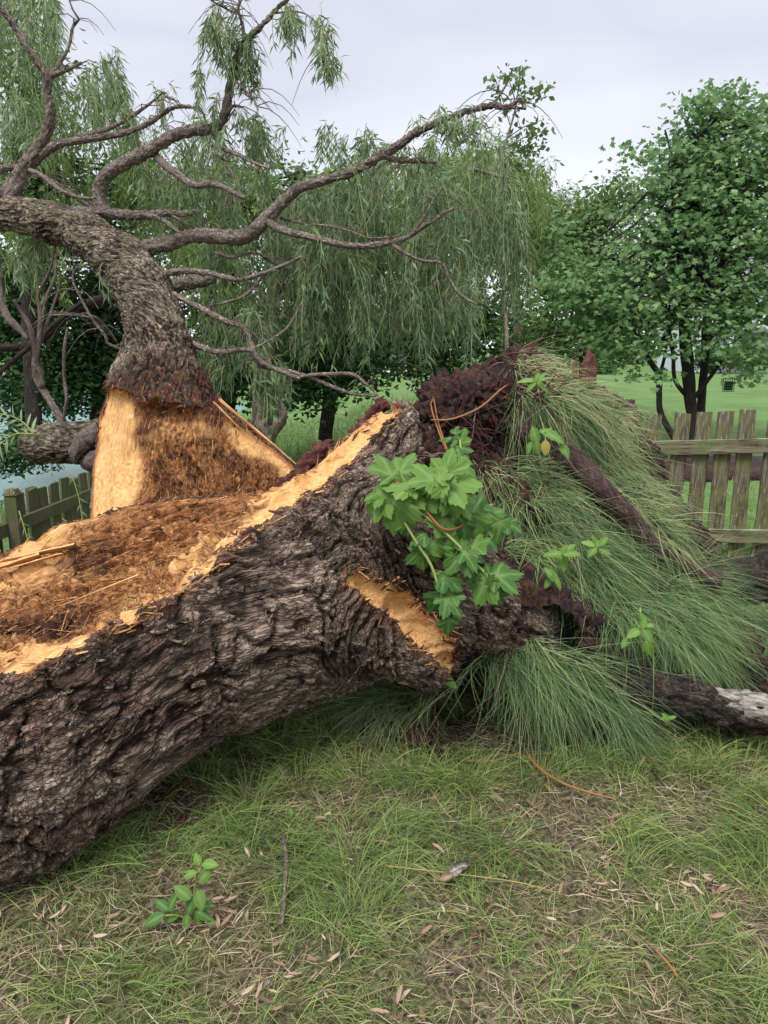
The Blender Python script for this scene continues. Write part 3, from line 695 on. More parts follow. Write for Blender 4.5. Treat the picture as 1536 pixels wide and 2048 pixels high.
# loose curled flakes of bark standing off the log
def flakes(vv, ff, n, par, seed, s0=.012, s1=.045):
    r = np.random.default_rng(seed); ff = ff[facing(vv, ff)]; fc = vv[ff]; i = r.choice(len(ff), n); c = fc[i].mean(1); nn = norm(np.cross(fc[i, 2] - fc[i, 0], fc[i, 3] - fc[i, 1]))
    ax = TXA[ff[i, 0]]; k_ = np.exp(-(np.linalg.norm((c - flare) * [1, .7, 1.1], axis=1) / .42) ** 2)[:, None]
    d = norm(ax + r.normal(0, .25, (n, 3)) + k_ * 1.6 * vnoise(c * 6)); d = norm(d - nn * (d * nn).sum(1, keepdims=True)); nn = norm(nn + r.normal(0, .16, (n, 3))); s = norm(np.cross(d, nn))
    L = (r.uniform(s0, s1, n) * r.uniform(.5, 1.2, n))[:, None]; W = L * r.uniform(.18, .42, (n, 1)); T = r.uniform(.002, .005, (n, 1)); rows = []
    for a in (-1, -.3, .4, 1):
        wv = W * (1 - .45 * a * a) ; lift = nn * (T + L * .10 * (a * a) * r.uniform(.2, 1.4, (n, 1)))
        bend = s * W * r.normal(0, .35, (n, 1))
        rows += [c + d * L * a - s * wv + lift + bend, c + d * L * a + lift + nn * W * .35 + bend, c + d * L * a + s * wv + lift + bend]
    V = np.stack(rows, 1).reshape(-1, 3); o = np.arange(n)[:, None] * 12
    q = np.concatenate([o + np.array([r_ * 3 + k, r_ * 3 + k + 1, r_ * 3 + k + 4, r_ * 3 + k + 3]) for r_ in range(3) for k in range(2)])
    z = np.zeros(len(V)); return tag(mesh_np('bark_flakes', V, q, M['bark_log'], par, dict(grain=V * [1, 1, .6] + np.repeat(r.uniform(0, 3, (n, 3)), 12, 0), wet=np.repeat(np.clip(r.normal(.15, .25, n), 0, .8), 12), rust=z, high=np.repeat(r.uniform(.3, 1, n), 12))), kind='stuff')
flakes(FA[0], FA[1], 2200, log_o, 8, .008, .030)
# long single splinters, each standing out of the tear
def splinter(p0, p1, w_, th, mat=M['wood'], sapv=1.0, n=9, seed=1):
    r = np.random.default_rng(seed); p0 = np.asarray(p0); p1 = np.asarray(p1); d = norm(p1 - p0); s = norm(np.cross(d, [0, .5, 1])); t = np.cross(s, d)
    V = []; sec = [(-1, -.3), (-.5, .5), (.3, .7), (1, .1), (.6, -.5)]
    for k_ in range(n):
        u = k_ / (n - 1); ww = w_ * (1 - u ** 1.6 * .92) * (1 + .15 * r.normal()); c = p0 + (p1 - p0) * u + s * w_ * .25 * math.sin(3 * u + seed) 
        for a_, b_ in sec: V.append(c + s * ww * a_ * (1 + .1 * r.normal()) + t * th * b_ * (1 - u * .7) * (1 + .2 * r.normal()))
    V = np.array(V); i = np.arange(n - 1)[:, None] * 5; j = np.arange(5)[None]; jn = (j + 1) % 5
    q = np.stack([i + j, i + jn, i + 5 + jn, i + 5 + j], -1).reshape(-1, 4)
    z = np.zeros(len(V)); loc = V - p0; g = loc - d * (loc @ d)[:, None] * .8 + seed
    return mesh_np('splinter', V, [q], mat, willow, dict(grain=g, sap=z + sapv, rim=z + (.15 if seed % 3 == 0 else 0), stain=z))
for i, (a_, b_, w_) in enumerate([((275, 1150, 2.72), (120, 1212, 2.56), .012), ((150, 1090, 2.99), (-60, 1138, 2.92), .03), ((80, 1110, 2.95), (-40, 1150, 2.87), .04),
                           ((125, 1108, 2.93), (20, 1136, 2.86), .02),
                           ((440, 800, 3.68), (596, 932, 3.56), .034), ((428, 806, 3.68), (540, 918, 3.58), .02)]):
    splinter(P(*a_), P(*b_), w_, w_ * .4, seed=i + 1)
print('splinters', time.time() - T0)
# dark red slabs of inner bark left behind the tear
def slab(name, rows, ht, mat, par, label=None, seed=0):
    p, r = pxtube(rows); v_, f_, g_ = tube_data(p, r, segs=28, step=.012, knob=.0)
    n_ = vnormals(v_, f_[0]); c1, c2, c_r, co = voronoi(v_ * np.array([30, 30, 55]) + seed); v_ = v_ + n_ * ((sstep(0, .3, c2 - c1) * c_r)[:, None] * .03 + np.abs(perlin(v_ * 22 + seed))[:, None] * .03 + fbm(v_ * 60, 2)[:, None] * .012 - .01)
    o = mesh_np(name, v_, f_, mat, par, {'grain': g_}, smooth=True)
    if label: o['label'] = label
    return o
slab('bark_slab', [(545, 990, 8, 3.42), (590, 955, 14, 3.42), (632, 918, 18, 3.42), (655, 895, 12, 3.42), (668, 885, 4, 3.42)], 0, M['redbark'], willow, 'dark red slab of inner bark behind the tear')
slab('bark_slab', [(690, 900, 8, 3.4), (740, 838, 13, 3.4), (770, 802, 8, 3.4)], 0, M['redbark'], willow, 'thin red-brown sliver of bark behind the raised spike', 4)
# ------------------------------------------------------------------ limbs and branches of the willow (px, py, radius px, distance)
def branch(rows, mat=None, name='branch', par=None, segs=10, knob=.16, step=.02, flute=.06, label=None):
    p, r = pxtube(rows); r = r * (.76 if r.max() < .05 else .9); big_ = r.max() > .022
    if big_ and segs < 28: segs = 26; step = .010; flute = .03
    o = tube(name, p, r, mat or M['bark_branch'], par or willow, relief=min(.012, r.max() * .24) if big_ else 0, rf=95 if r.max() < .06 else 55, segs=segs, step=step, knob=knob, flute=flute, seed=len(bpy.data.objects) * .7)
    if label: o['label'] = label
    return o
def D(rows, d0, d1):
    n = len(rows); return [(x, y, r, d0 + (d1 - d0) * i / (n - 1)) for i, (x, y, r) in enumerate(rows)]
BRS = [
 ([(20, 395, 22), (48, 335, 15), (75, 300, 12), (95, 260, 11), (102, 225, 10), (95, 185, 9), (93, 152, 9), (65, 110, 7), (30, 55, 6), (5, 20, 5), (-15, -20, 4)], 4.7, 4.3),
 ([(93, 155, 8), (118, 146, 7), (140, 137, 5), (163, 126, 4)], 4.5, 4.4),
 ([(98, 152, 6), (120, 125, 5), (138, 92, 4), (144, 60, 4), (150, 45, 3), (158, 40, 3), (145, 18, 2.5), (137, -5, 2)], 4.5, 4.4),
 ([(50, 345, 14), (72, 318, 12), (100, 298, 10), (130, 285, 9), (200, 275, 8), (250, 265, 7), (300, 245, 6), (340, 218, 5), (375, 213, 4), (402, 222, 2.5), (412, 242, 1.5)], 4.7, 4.2),
 ([(150, 275, 8), (215, 258, 6), (270, 228, 5), (300, 207, 3.5), (328, 185, 2.5), (340, 203, 1.6)], 4.6, 4.4),
 ([(205, 428, 22), (201, 395, 15), (203, 368, 15), (218, 345, 14), (250, 325, 14), (283, 308, 13), (310, 293, 13), (350, 270, 12), (380, 262, 11), (425, 258, 11), (445, 238, 10), (455, 205, 9), (462, 165, 8), (470, 130, 8), (480, 100, 7), (492, 80, 6), (520, 55, 5), (550, 22, 4), (572, 0, 3.5), (590, -25, 2.5)], 4.5, 4.0),
 ([(488, 84, 5), (485, 50, 4), (477, 22, 3.5), (480, -10, 3)], 4.1, 4.0), ([(474, 28, 3), (445, 14, 2), (415, -4, 1.6)], 4.1, 4.0),
 ([(548, 26, 3), (600, 24, 2), (632, 45, 1.8), (650, 75, 1.4), (655, 105, 1)], 4.1, 3.9),
 ([(303, 302, 11), (330, 330, 10), (360, 352, 9), (388, 370, 9), (425, 368, 8), (450, 376, 7), (488, 396, 5)], 4.4, 4.1),
 ([(430, 258, 7), (438, 280, 6), (448, 298, 5), (470, 307, 5), (500, 322, 4), (538, 337, 3)], 4.25, 4.1), ([(450, 298, 4), (455, 330, 3), (468, 355, 3), (468, 395, 2), (470, 425, 1.5)], 4.2, 4.1),
 ([(468, 160, 4), (490, 180, 3), (508, 200, 3), (516, 220, 2)], 4.15, 4.0), ([(455, 228, 5), (463, 215, 4), (470, 210, 2)], 4.2, 4.15),
 ([(60, 340, 6), (85, 352, 6), (105, 368, 6), (135, 387, 5), (165, 395, 4), (190, 396, 3)], 4.6, 4.3),
 ([(130, 430, 20), (190, 428, 13), (215, 427, 11), (275, 431, 9), (330, 426, 7), (360, 428, 5), (391, 424, 4)], 4.6, 4.25),
 ([(290, 430, 7), (325, 440, 6), (350, 458, 5), (362, 466, 3)], 4.35, 4.2), ([(345, 432, 4), (375, 448, 4), (405, 462, 4), (440, 470, 3)], 4.3, 4.35),
 ([(265, 512, 24), (300, 494, 17), (340, 486, 15), (380, 472, 14), (425, 472, 15), (475, 475, 15), (505, 465, 15), (525, 445, 14), (550, 420, 12), (575, 395, 12), (600, 375, 11), (650, 360, 9), (700, 345, 9), (740, 325, 9), (768, 307, 9), (798, 290, 8), (828, 268, 8), (853, 255, 7), (888, 240, 6), (928, 225, 6), (968, 214, 6), (990, 211, 6), (1008, 215, 5), (1025, 208, 4), (1042, 199, 3)], 4.4, 3.9),
 ([(765, 310, 8), (782, 317, 7), (800, 322, 6), (825, 323, 5), (872, 325, 4)], 4.1, 4.2), ([(985, 210, 4), (1000, 190, 3), (1015, 165, 2.5)], 4.0, 3.95), ([(1010, 216, 3), (1052, 218, 2)], 3.95, 3.9),
 ([(950, 338, 5), (980, 348, 5), (1016, 357, 4)], 4.8, 4.7),
 ([(530, 440, 12), (548, 452, 10), (570, 462, 9), (625, 475, 8), (700, 492, 8), (768, 488, 7), (798, 480, 6), (823, 470, 5), (858, 447, 4), (888, 427, 4), (908, 415, 2.5)], 4.25, 4.0), ([(823, 470, 4), (848, 435, 4), (868, 398, 3), (888, 370, 2)], 4.05, 3.95),
 ([(785, 490, 5), (820, 512, 4), (848, 522, 4), (883, 527, 4), (898, 557, 4), (918, 587, 4), (953, 609, 3)], 4.05, 4.1),
 ([(560, 435, 4), (610, 448, 3), (660, 452, 3), (700, 462, 2.5), (740, 476, 2), (800, 472, 1.6)], 4.3, 4.1), ([(600, 375, 5), (570, 400, 4), (520, 440, 3), (490, 462, 3)], 4.5, 4.4),
 ([(290, 555, 12), (325, 550, 9), (360, 542, 8), (415, 546, 7), (475, 559, 6), (525, 547, 5), (575, 527, 4), (602, 514, 3)], 4.3, 4.0),
 ([(300, 590, 20), (340, 574, 16), (380, 564, 15), (405, 562, 13), (425, 556, 9)], 4.4, 4.3),
 ([(320, 580, 11), (350, 590, 8), (400, 616, 8), (450, 642, 7), (487, 655, 6), (500, 682, 6), (510, 712, 6), (525, 732, 6), (575, 742, 5), (625, 757, 5), (700, 786, 4), (752, 792, 3)], 4.25, 3.9),
 ([(355, 675, 11), (378, 684, 9), (400, 694, 8), (440, 704, 7), (500, 700, 6), (520, 722, 6), (560, 742, 6), (600, 757, 5)], 4.1, 3.95), ([(590, 755, 3), (625, 750, 5), (665, 748, 5), (705, 749, 5), (735, 770, 3), (757, 792, 2.5)], 3.95, 3.9),
 ([(640, 545, 5), (625, 580, 4), (600, 615, 4), (575, 655, 4), (540, 680, 3), (500, 700, 3)], 4.6, 4.2), ([(540, 540, 3), (490, 590, 4), (450, 605, 4), (420, 612, 4)], 4.5, 4.3),
 ([(570, 385, 4), (590, 440, 4), (595, 500, 4), (560, 560, 4), (545, 620, 3)], 4.9, 4.9), ([(430, 505, 4), (465, 515, 4), (510, 505, 3), (545, 525, 3), (590, 545, 2.5)], 4.3, 4.5),
 ([(258, 703, 4), (236, 696, 4), (216, 687, 4), (210, 670, 3.5), (193, 650, 3.5), (182, 634, 3.2), (161, 595, 3), (146, 561, 2.6), (151, 537, 2), (172, 530, 1.4)], 4.05, 3.9), ([(182, 634, 2.5), (140, 630, 2.2), (90, 630, 1.4)], 3.95, 3.9),
 ([(210, 430, 5), (160, 400, 4), (120, 370, 4), (80, 350, 3)], 4.9, 4.9), ([(50, 340, 8), (20, 335, 9), (-30, 350, 11)], 5.0, 5.0),
]
for rows, d0, d1 in BRS: branch(D(rows, d0, d1))
limb = branch([(235, 878, 46, 4.45), (170, 885, 46, 4.35), (100, 888, 43, 4.25), (58, 893, 36, 4.2), (47, 895, 26, 4.19)], M['bark_trunk'], 'limb', segs=64, knob=.05, step=.008, flute=.02, label='blunt stub of a limb with a pale scraped patch, over the pond side fence')
knot = branch([(225, 850, 22, 4.15), (190, 870, 24, 4.1), (168, 885, 22, 4.08), (152, 905, 14, 4.05), (150, 925, 6, 4.05)], M['bark_dead'], 'stub', limb, segs=16, knob=.12)
branch([(235, 905, 24, 4.1), (205, 918, 26, 4.1), (180, 925, 22, 4.1), (165, 930, 10, 4.1)], M['bark_dead'], 'stub', limb, segs=16, knob=.12)
# slender pale twigs arching off the branches
rt = np.random.default_rng(21); tw = []
allp = [pxtube(D(r_, a_, b_)) for r_, a_, b_ in BRS]
for k_ in range(330):
    p, r = allp[rt.integers(len(allp))]; i = rt.integers(len(p) - 1); u = rt.random(); c = p[i] * (1 - u) + p[i + 1] * u
    L = rt.uniform(.10, .34); d = np.array([rt.normal(0, 1), rt.normal(0, .6), rt.uniform(.1, 1.1)]); d = norm(d)
    ps = [c + d * L * t + np.array([0, 0, -1]) * L * .9 * t * t for t in np.linspace(0, 1, 6)]
    tw.append(tube_data(ps, np.linspace(.0035, .001, 6), segs=4, step=.05, knob=0))
v_, f_, a_ = join([(v, f, {'grain': g}) for v, f, g in tw]); tag(mesh_np('twigs', v_, f_, M['bark_dead'], willow, a_), kind='stuff')

# willow foliage: hanging strands with narrow leaves
def strands(starts, dirs, lens, r, leaf_l=.075, leaf_w=.011, gap=.024, curl=.9, seg=10, twig=True, spread=.7):
    n = len(starts); t = np.linspace(0, 1, seg); down = np.array([0, 0, -1.0])
    starts = np.asarray(starts); dirs = norm(np.asarray(dirs)); lens = np.asarray(lens)
    wob = r.normal(0, .05, (n, 1, 3)) * np.array([1, 1, .2]) * np.sin(t * 4)[None, :, None]
    k = 1 - np.exp(-t * 5 * curl); horiz = k[None, :, None] * dirs[:, None] * .22
    path = starts[:, None] + lens[:, None, None] * (horiz + down * (t[None, :, None] - .18 * k[None, :, None]) + wob)
    V = []; F = []; A_ = []
    if twig:
        w_ = .0016; side = np.array([1, .3, 0]) * w_
        tv = np.stack([path - side, path + side], 2).reshape(-1, 3)
        i = (np.arange(n)[:, None] * seg + np.arange(seg - 1)[None]).ravel() * 2
        V.append(tv); F.append(np.stack([i, i + 1, i + 3, i + 2], 1)); A_.append(np.full(len(tv), 1.0) - r.random(len(tv)) * .1)
    m = np.maximum(2, (lens / gap).astype(int)); si = np.repeat(np.arange(n), m); N_ = len(si)
    u = r.random(N_) ** .9 * (seg - 1.001); i0 = u.astype(int); fr = (u - i0)[:, None]
    c = path[si, i0] * (1 - fr) + path[si, i0 + 1] * fr; tan = norm(path[si, i0 + 1] - path[si, i0])
    out = norm(np.cross(tan, r.normal(size=(N_, 3)))); ld = norm(tan * r.uniform(.45, 1.1, (N_, 1)) + out * spread)
    sd_ = norm(np.cross(ld, r.normal(size=(N_, 3)))); L = leaf_l * r.uniform(.55, 1.15, N_)[:, None]; W = leaf_w * r.uniform(.7, 1.2, N_)[:, None] / 2
    sag = down * L * .18
    lv = np.stack([c, c + ld * L * .4 + sd_ * W, c + ld * L + sag, c + ld * L * .4 - sd_ * W], 1).reshape(-1, 3)
    b = np.arange(N_)[:, None] * 4 + (len(V[0]) if V else 0)
    V.append(lv); F.append(b + [0, 1, 2, 3])
    sr = r.random(n)[si] * .55; A_.append(np.repeat(np.clip(sr + r.random(N_) * .42, 0, .93), 4))
    return np.concatenate(V), [np.concatenate(F)], {'rnd': np.concatenate(A_)}
def hang(regions, name, mat, par, seed, **kw):
    r = np.random.default_rng(seed); out = []
    for (x0, y0, x1, y1, n, d0, d1, l0, l1) in regions:   # origins scattered round the line (x0,y0)-(x1,y1); strand length in px
        nc = max(2, n // 7); kc = r.integers(nc, size=n); tc_ = r.random(nc); t = tc_[kc]; px = x0 + (x1 - x0) * t + (r.normal(0, 12, nc))[kc] + r.normal(0, 6, n); py = y0 + (y1 - y0) * t + (r.normal(0, 16, nc))[kc] + r.normal(0, 9, n); d = r.uniform(d0, d1, nc)[kc] + r.normal(0, .04, n)
        dirs = np.c_[r.normal(0, 1, nc)[kc] + r.normal(0, .4, n), r.normal(0, .7, nc)[kc], np.zeros(n)]; L = r.uniform(l0, l1, nc)[kc] * r.uniform(.6, 1.1, n) / FPX * d
        out.append(strands(P(px, py, d), dirs, L, r, **kw))
    v_, f_, a_ = join(out); return tag(mesh_np(name, v_, f_, mat, par, a_), kind='stuff')
# origins line, count, distances, lengths in px
hang([(600, 370, 760, 330, 90, 4.2, 4.9, 120, 330), (700, 350, 960, 240, 60, 4.0, 4.5, 60, 200), (720, 400, 1000, 330, 150, 4.4, 5.2, 200, 400),
      (620, 470, 800, 500, 110, 4.2, 4.8, 140, 300), (780, 480, 1010, 420, 120, 4.3, 5.0, 170, 310), (960, 330, 1030, 430, 60, 4.5, 5.0, 160, 300), (560, 480, 640, 520, 50, 4.3, 4.8, 80, 200),
      (700, 560, 1010, 540, 90, 4.3, 5.0, 90, 200), (600, 560, 720, 620, 50, 4.3, 4.7, 60, 140)], 'foliage', M['willow'], willow, 31)
hang([(385, 0, 480, 10, 26, 4.0, 4.2, 60, 150), (440, 20, 478, 110, 40, 4.0, 4.2, 60, 160), (400, 150, 450, 190, 16, 4.1, 4.3, 30, 90), (560, 20, 600, 10, 26, 3.9, 4.1, 50, 150), (600, 30, 655, 80, 34, 3.9, 4.1, 40, 130), (655, 90, 680, 150, 14, 3.9, 4.0, 40, 110), (520, 40, 560, 15, 14, 4.0, 4.1, 80, 150),
      (455, 200, 500, 250, 20, 4.1, 4.3, 40, 120), (600, 270, 700, 240, 24, 4.2, 4.5, 40, 110), (690, 270, 740, 290, 14, 4.2, 4.5, 40, 110)], 'foliage', M['willow'], willow, 32)
hang([(-20, -30, 110, 0, 60, 4.4, 5.2, 80, 260), (60, 60, 130, 120, 24, 4.4, 5.0, 60, 160), (140, 130, 220, 120, 46, 4.5, 5.2, 50, 180), (200, 210, 330, 230, 60, 4.5, 5.2, 60, 200), (-10, 180, 80, 230, 50, 4.8, 5.4, 80, 220),
      (0, 470, 140, 470, 46, 4.5, 4.8, 60, 170), (330, 250, 560, 250, 90, 4.4, 5.2, 80, 220), (320, 330, 560, 380, 110, 4.5, 5.3, 60, 200), (380, 480, 560, 500, 90, 4.4, 4.9, 60, 200),
      (390, 600, 560, 620, 70, 4.3, 4.8, 60, 180), (380, 690, 560, 720, 70, 4.1, 4.6, 40, 150), (450, 720, 600, 760, 50, 4.0, 4.5, 40, 120), (180, 530, 204, 540, 4, 4.2, 4.3, 60, 100)], 'foliage', M['willow'], willow, 33)
hang([(845, 255, 980, 215, 60, 3.9, 4.1, 12, 45), (850, 240, 960, 225, 50, 3.9, 4.1, 15, 70)], 'foliage', M['willow'], willow, 34, spread=1.4, leaf_l=.07)
print('branches', time.time() - T0)
# ------------------------------------------------------------------ ground, water, far things
def ground_z(x, y):
    q = np.stack([x, y, 0 * x], -1).reshape(-1, 3)
    left = sstep(-.2, -1.9, x) * sstep(2.9, 5.2, y)
    z = -.42 * left + .10 * sstep(.8, 2.2, x) * sstep(3.5, 5.5, y)
    pond = sstep(-1.2, -3.4, x + .24 * (y - 10) + .8 * np.sin(y * .35)) * sstep(8.8, 11.5, y) * sstep(95, 80, y)
    z = z - 1.0 * pond - .25 * sstep(1.0, -1.5, x) * sstep(7, 14, y) * sstep(60, 30, y)
    z = z + .22 * sstep(6, 20, y) * sstep(2, 6, x) * sstep(60, 30, y)
    n = (perlin(q * 1.7).reshape(x.shape) * .035 + perlin(q * 6).reshape(x.shape) * .012)
    return z + n * sstep(40, 10, y)
def ground_sheet():
    xs = np.r_[-np.geomspace(500, 3.3, 60), np.linspace(-3.2, 3.2, 120), np.geomspace(3.3, 500, 60)]
    ys = np.r_[-np.geomspace(60, .6, 20), np.linspace(-.5, 7, 130), np.geomspace(7.1, 900, 90)]
    X, Y = np.meshgrid(xs, ys); Z = ground_z(X, Y); nx, ny = len(xs), len(ys)
    v_ = np.stack([X, Y, Z], -1).reshape(-1, 3); i = (np.arange(ny - 1)[:, None] * nx + np.arange(nx - 1)).ravel()
    return mesh_np('ground', v_, np.stack([i, i + 1, i + nx + 1, i + nx], 1), M['ground'], smooth=True)
go = tag(ground_sheet(), kind='structure')
wv = np.array([[-70, 8.5, -.72], [4, 8.5, -.72], [4, 92, -.72], [-70, 92, -.72]], float)
tag(mesh_np('pond_water', wv, np.array([[0, 1, 2, 3]]), M['water']), kind='structure')
def box_vf(c, s, rot=0.0, taper=None):
    x, y, z = [k / 2 for k in s]
    v_ = np.array([[-x, -y, -z], [x, -y, -z], [x, y, -z], [-x, y, -z], [-x, -y, z], [x, -y, z], [x, y, z], [-x, y, z]], float)
    if taper is not None: v_[4:] = v_[4:] * np.array([taper, taper, 1])
    R = np.array([[math.cos(rot), -math.sin(rot), 0], [math.sin(rot), math.cos(rot), 0], [0, 0, 1]])
    f_ = np.array([[0, 3, 2, 1], [4, 5, 6, 7], [0, 1, 5, 4], [1, 2, 6, 5], [2, 3, 7, 6], [3, 0, 4, 7]])
    return v_ @ R.T + np.asarray(c), f_
def box(name, c, s, mat, par=None, rot=0.0):
    v_, f_ = box_vf(c, s, rot); return mesh_np(name, v_, f_, mat, par)
tag(mesh_np('road', np.array([[-60, 52, .02], [120, 50, .02], [120, 54.5, .02], [-60, 56.5, .02]], float) + [0, 0, .06], np.array([[0, 1, 2, 3]]), M['road']), kind='structure')
# house at the far right
def house(x0, y0, wd, dp, h, rise, label, side=1):
    e_ = empty('house', (x0 + wd / 2, y0 + dp / 2, 0), label, 'house')
    box('wall', (x0 + wd / 2, y0 + dp / 2, h / 2), (wd, dp, h), M['siding'], e_)
    v_ = np.array([[x0 - .5, y0 - .5, h], [x0 + wd + .5, y0 - .5, h], [x0 + wd + .5, y0 + dp + .5, h], [x0 - .5, y0 + dp + .5, h], [x0 + .3, y0 + dp / 2, h + rise], [x0 + wd - .3, y0 + dp / 2, h + rise]])
    mesh_np('roof', v_, [np.array([[0, 1, 5, 4], [2, 3, 4, 5], [0, 3, 2, 1]]), np.array([[1, 2, 5], [3, 0, 4]])], M['roof'], e_)
    for k_ in range(int(wd // 3.2)):
        wx = x0 + 1.6 + k_ * 3.1
        for zz in ((1.7,) if h < 4 else (1.7, 4.4)):
            fr = box('window', (wx, y0 - .03, zz), (1.5, .1, 1.5), M['trim'], e_)
            box('pane', (wx - .35, y0 - .09, zz), (.58, .03, 1.3), M['glass'], fr); box('pane', (wx + .35, y0 - .09, zz), (.58, .03, 1.3), M['glass'], fr)
    for k_ in range(4):
        box('porch_post', (x0 + .4 + k_ * (wd - .8) / 3, y0 - 1.9, 1.3), (.22, .22, 2.6), M['trim'], e_)
    box('porch_roof', (x0 + wd / 2, y0 - 1.0, 2.7), (wd + .4, 2.2, .22), M['roof'], e_)
    return e_
house(20.5, 48, 14, 9, 5.6, 2.6, 'pale blue-white house with grey roof showing through the maple at the right edge')
house(-6, 78, 13, 9, 3.2, 2.6, 'distant low pale house glimpsed behind the trees in the middle')

# ------------------------------------------------------------------ the root mound
def ball(px, py, r, d): return (px, py, r, d)
SP = [(868, 905, 58, 3.22), (1012, 722, 34, 3.52), (1045, 735, 42, 3.58), (1035, 770, 62, 3.6), (985, 790, 62, 3.55), (930, 840, 78, 3.42), (872, 870, 72, 3.38), (900, 960, 120, 3.55), (1080, 830, 100, 3.55), (1120, 930, 150, 3.75), (1010, 1000, 170, 3.65), (1150, 1060, 190, 3.7),
      (1040, 1180, 200, 3.52), (1240, 1180, 180, 3.6), (1180, 1290, 210, 3.5), (1070, 1375, 165, 3.28), (1230, 1400, 150, 3.35), (900, 1430, 95, 3.18), (790, 1440, 75, 3.2), (1350, 1330, 150, 3.5), (1420, 1400, 110, 3.35), (980, 1450, 110, 3.12), (1060, 1250, 85, 3.02), (930, 1425, 62, 2.98), (1110, 1310, 80, 3.02), (965, 1330, 45, 2.95), (1210, 880, 55, 3.9), (1200, 1000, 120, 3.85)]
SA = np.array(SP, float); SC = P(SA[:, 0], SA[:, 1], SA[:, 3]); SR = SA[:, 2] * SA[:, 3] / FPX
def mound_sdf(q):
    out = None; k_ = .10
    for c, r in zip(SC.astype(np.float32), SR):
        d = np.sqrt(((q - c) ** 2).sum(1)) - r
        if out is None: out = d
        else:
            h = np.clip(.5 + .5 * (out - d) / k_, 0, 1); out = out + (d - out) * h - k_ * h * (1 - h)
    ledge = .055 * np.sin(q[:, 2] * 17 + q[:, 0] * 5 + 2 * perlin(q * 2.2))
    return out - .05 * perlin(q * 4) - .025 * perlin(q * 10) - ledge * .6
v, f = surface_nets(mound_sdf, [-.35, 2.7, -.1], [2.1, 4.6, 1.85], .030)
v, f = subdiv(v, f); mf = facing(v, f); v, f = subdiv_front(v, f)
nrm = vnormals(v, f); c1_, c2_, cr_, co_ = voronoi(v * 26 + .4 * vnoise(v * 18)); clod = sstep(0, .3, c2_ - c1_) * (cr_ * .8 + .3) - .5
v2 = v + nrm * (fbm(v * 22, 3) * .026 + (1 - np.abs(perlin(v * np.array([28, 28, 16]))) * 3) * .014 + clod * .030 + fbm(v * 70, 2) * .007)[:, None]
fk = v2[f][:, :, 2].max(1) > -.05; u_, inv_ = np.unique(f[fk], return_inverse=True)
mound = mesh_np('root_mound', v2[u_], inv_.reshape(-1, 4), M['soil'], None, None, True)
tag(mound, 'tall mound of dark soil and roots torn up with the tree, under long grass', 'root mound')
tri = np.concatenate([f[:, :3], f[:, [0, 2, 3]]])
bvhM = BVHTree.FromPolygons([tuple(x) for x in v[u_].tolist()] if False else v.tolist(), tri[::1].tolist())
def cast(px, py):
    """where the sight line through a photo point meets the mound; -> points, normals, ok."""
    d = norm(P(px, py, 1.0) - CAM); o = Vector(CAM); pts = np.zeros((len(px), 3)); ns = np.zeros((len(px), 3)); ok = np.zeros(len(px), bool)
    for i in range(len(px)):
        h = bvhM.ray_cast(o, Vector(d[i]))
        if h[0] is not None: pts[i] = h[0]; ns[i] = h[1]; ok[i] = True
    ns[(ns * d).sum(1) > 0] *= -1
    return pts, ns, ok
print('mound', len(v2), time.time() - T0)

# roots
def root(rows, mat, label, cat='root', sink=0, **kw):
    p, r = pxtube(rows); kw.setdefault('segs', 28); kw.setdefault('step', .01)
    if sink:
        a_ = np.array(rows, float); hp, hn, hk_ = cast(a_[:, 0], a_[:, 1]); ok_ = hk_ & (np.abs(hp[:, 1] - p[:, 1]) < .5); p[ok_] = hp[ok_] + hn[ok_] * (r[ok_] * sink)[:, None]
    o = tube('root', p, r, mat, None, **kw); return tag(o, label, cat)
root([(1030, 850, 22, 3.6), (1085, 900, 20, 3.28), (1130, 945, 24, 3.16), (1180, 992, 23, 3.13), (1235, 1035, 21, 3.12), (1290, 1078, 19, 3.13), (1345, 1122, 18, 3.2), (1400, 1180, 24, 3.5)], M['root'], 'smooth purple-brown root running down the right side of the mound under hanging grass', sink=1.5, knob=.10, flute=0.03, relief=.006, rf=40)
root([(1130, 1290, 45, 3.3), (1230, 1345, 46, 3.04), (1300, 1375, 46, 2.98), (1380, 1395, 38, 2.95), (1450, 1412, 34, 2.93), (1600, 1445, 32, 2.93)], M['bark_dark'], 'thick blackened root leaving the foot of the mound towards the right edge', knob=.22, flute=.08, relief=.03, rf=30, segs=48)
pw = root([(1405, 1398, 6, 2.96), (1440, 1402, 24, 2.915), (1500, 1414, 28, 2.905), (1600, 1440, 28, 2.90)], M['pale'], 'bleached white stretch of stripped wood lying on the black root at the right edge', 'wood', knob=.15, flute=.12, relief=.012, rf=40, segs=40)
rr_ = root([(1340, 1180, 30, 3.5), (1420, 1175, 40, 3.6), (1480, 1165, 42, 3.7), (1560, 1150, 46, 3.8), (1640, 1150, 40, 3.9)], M['bark_dark'], 'rough dark root ridge running off the right edge in front of the fence', knob=.30, flute=.2, relief=.03, rf=22)
rq = np.random.default_rng(77)
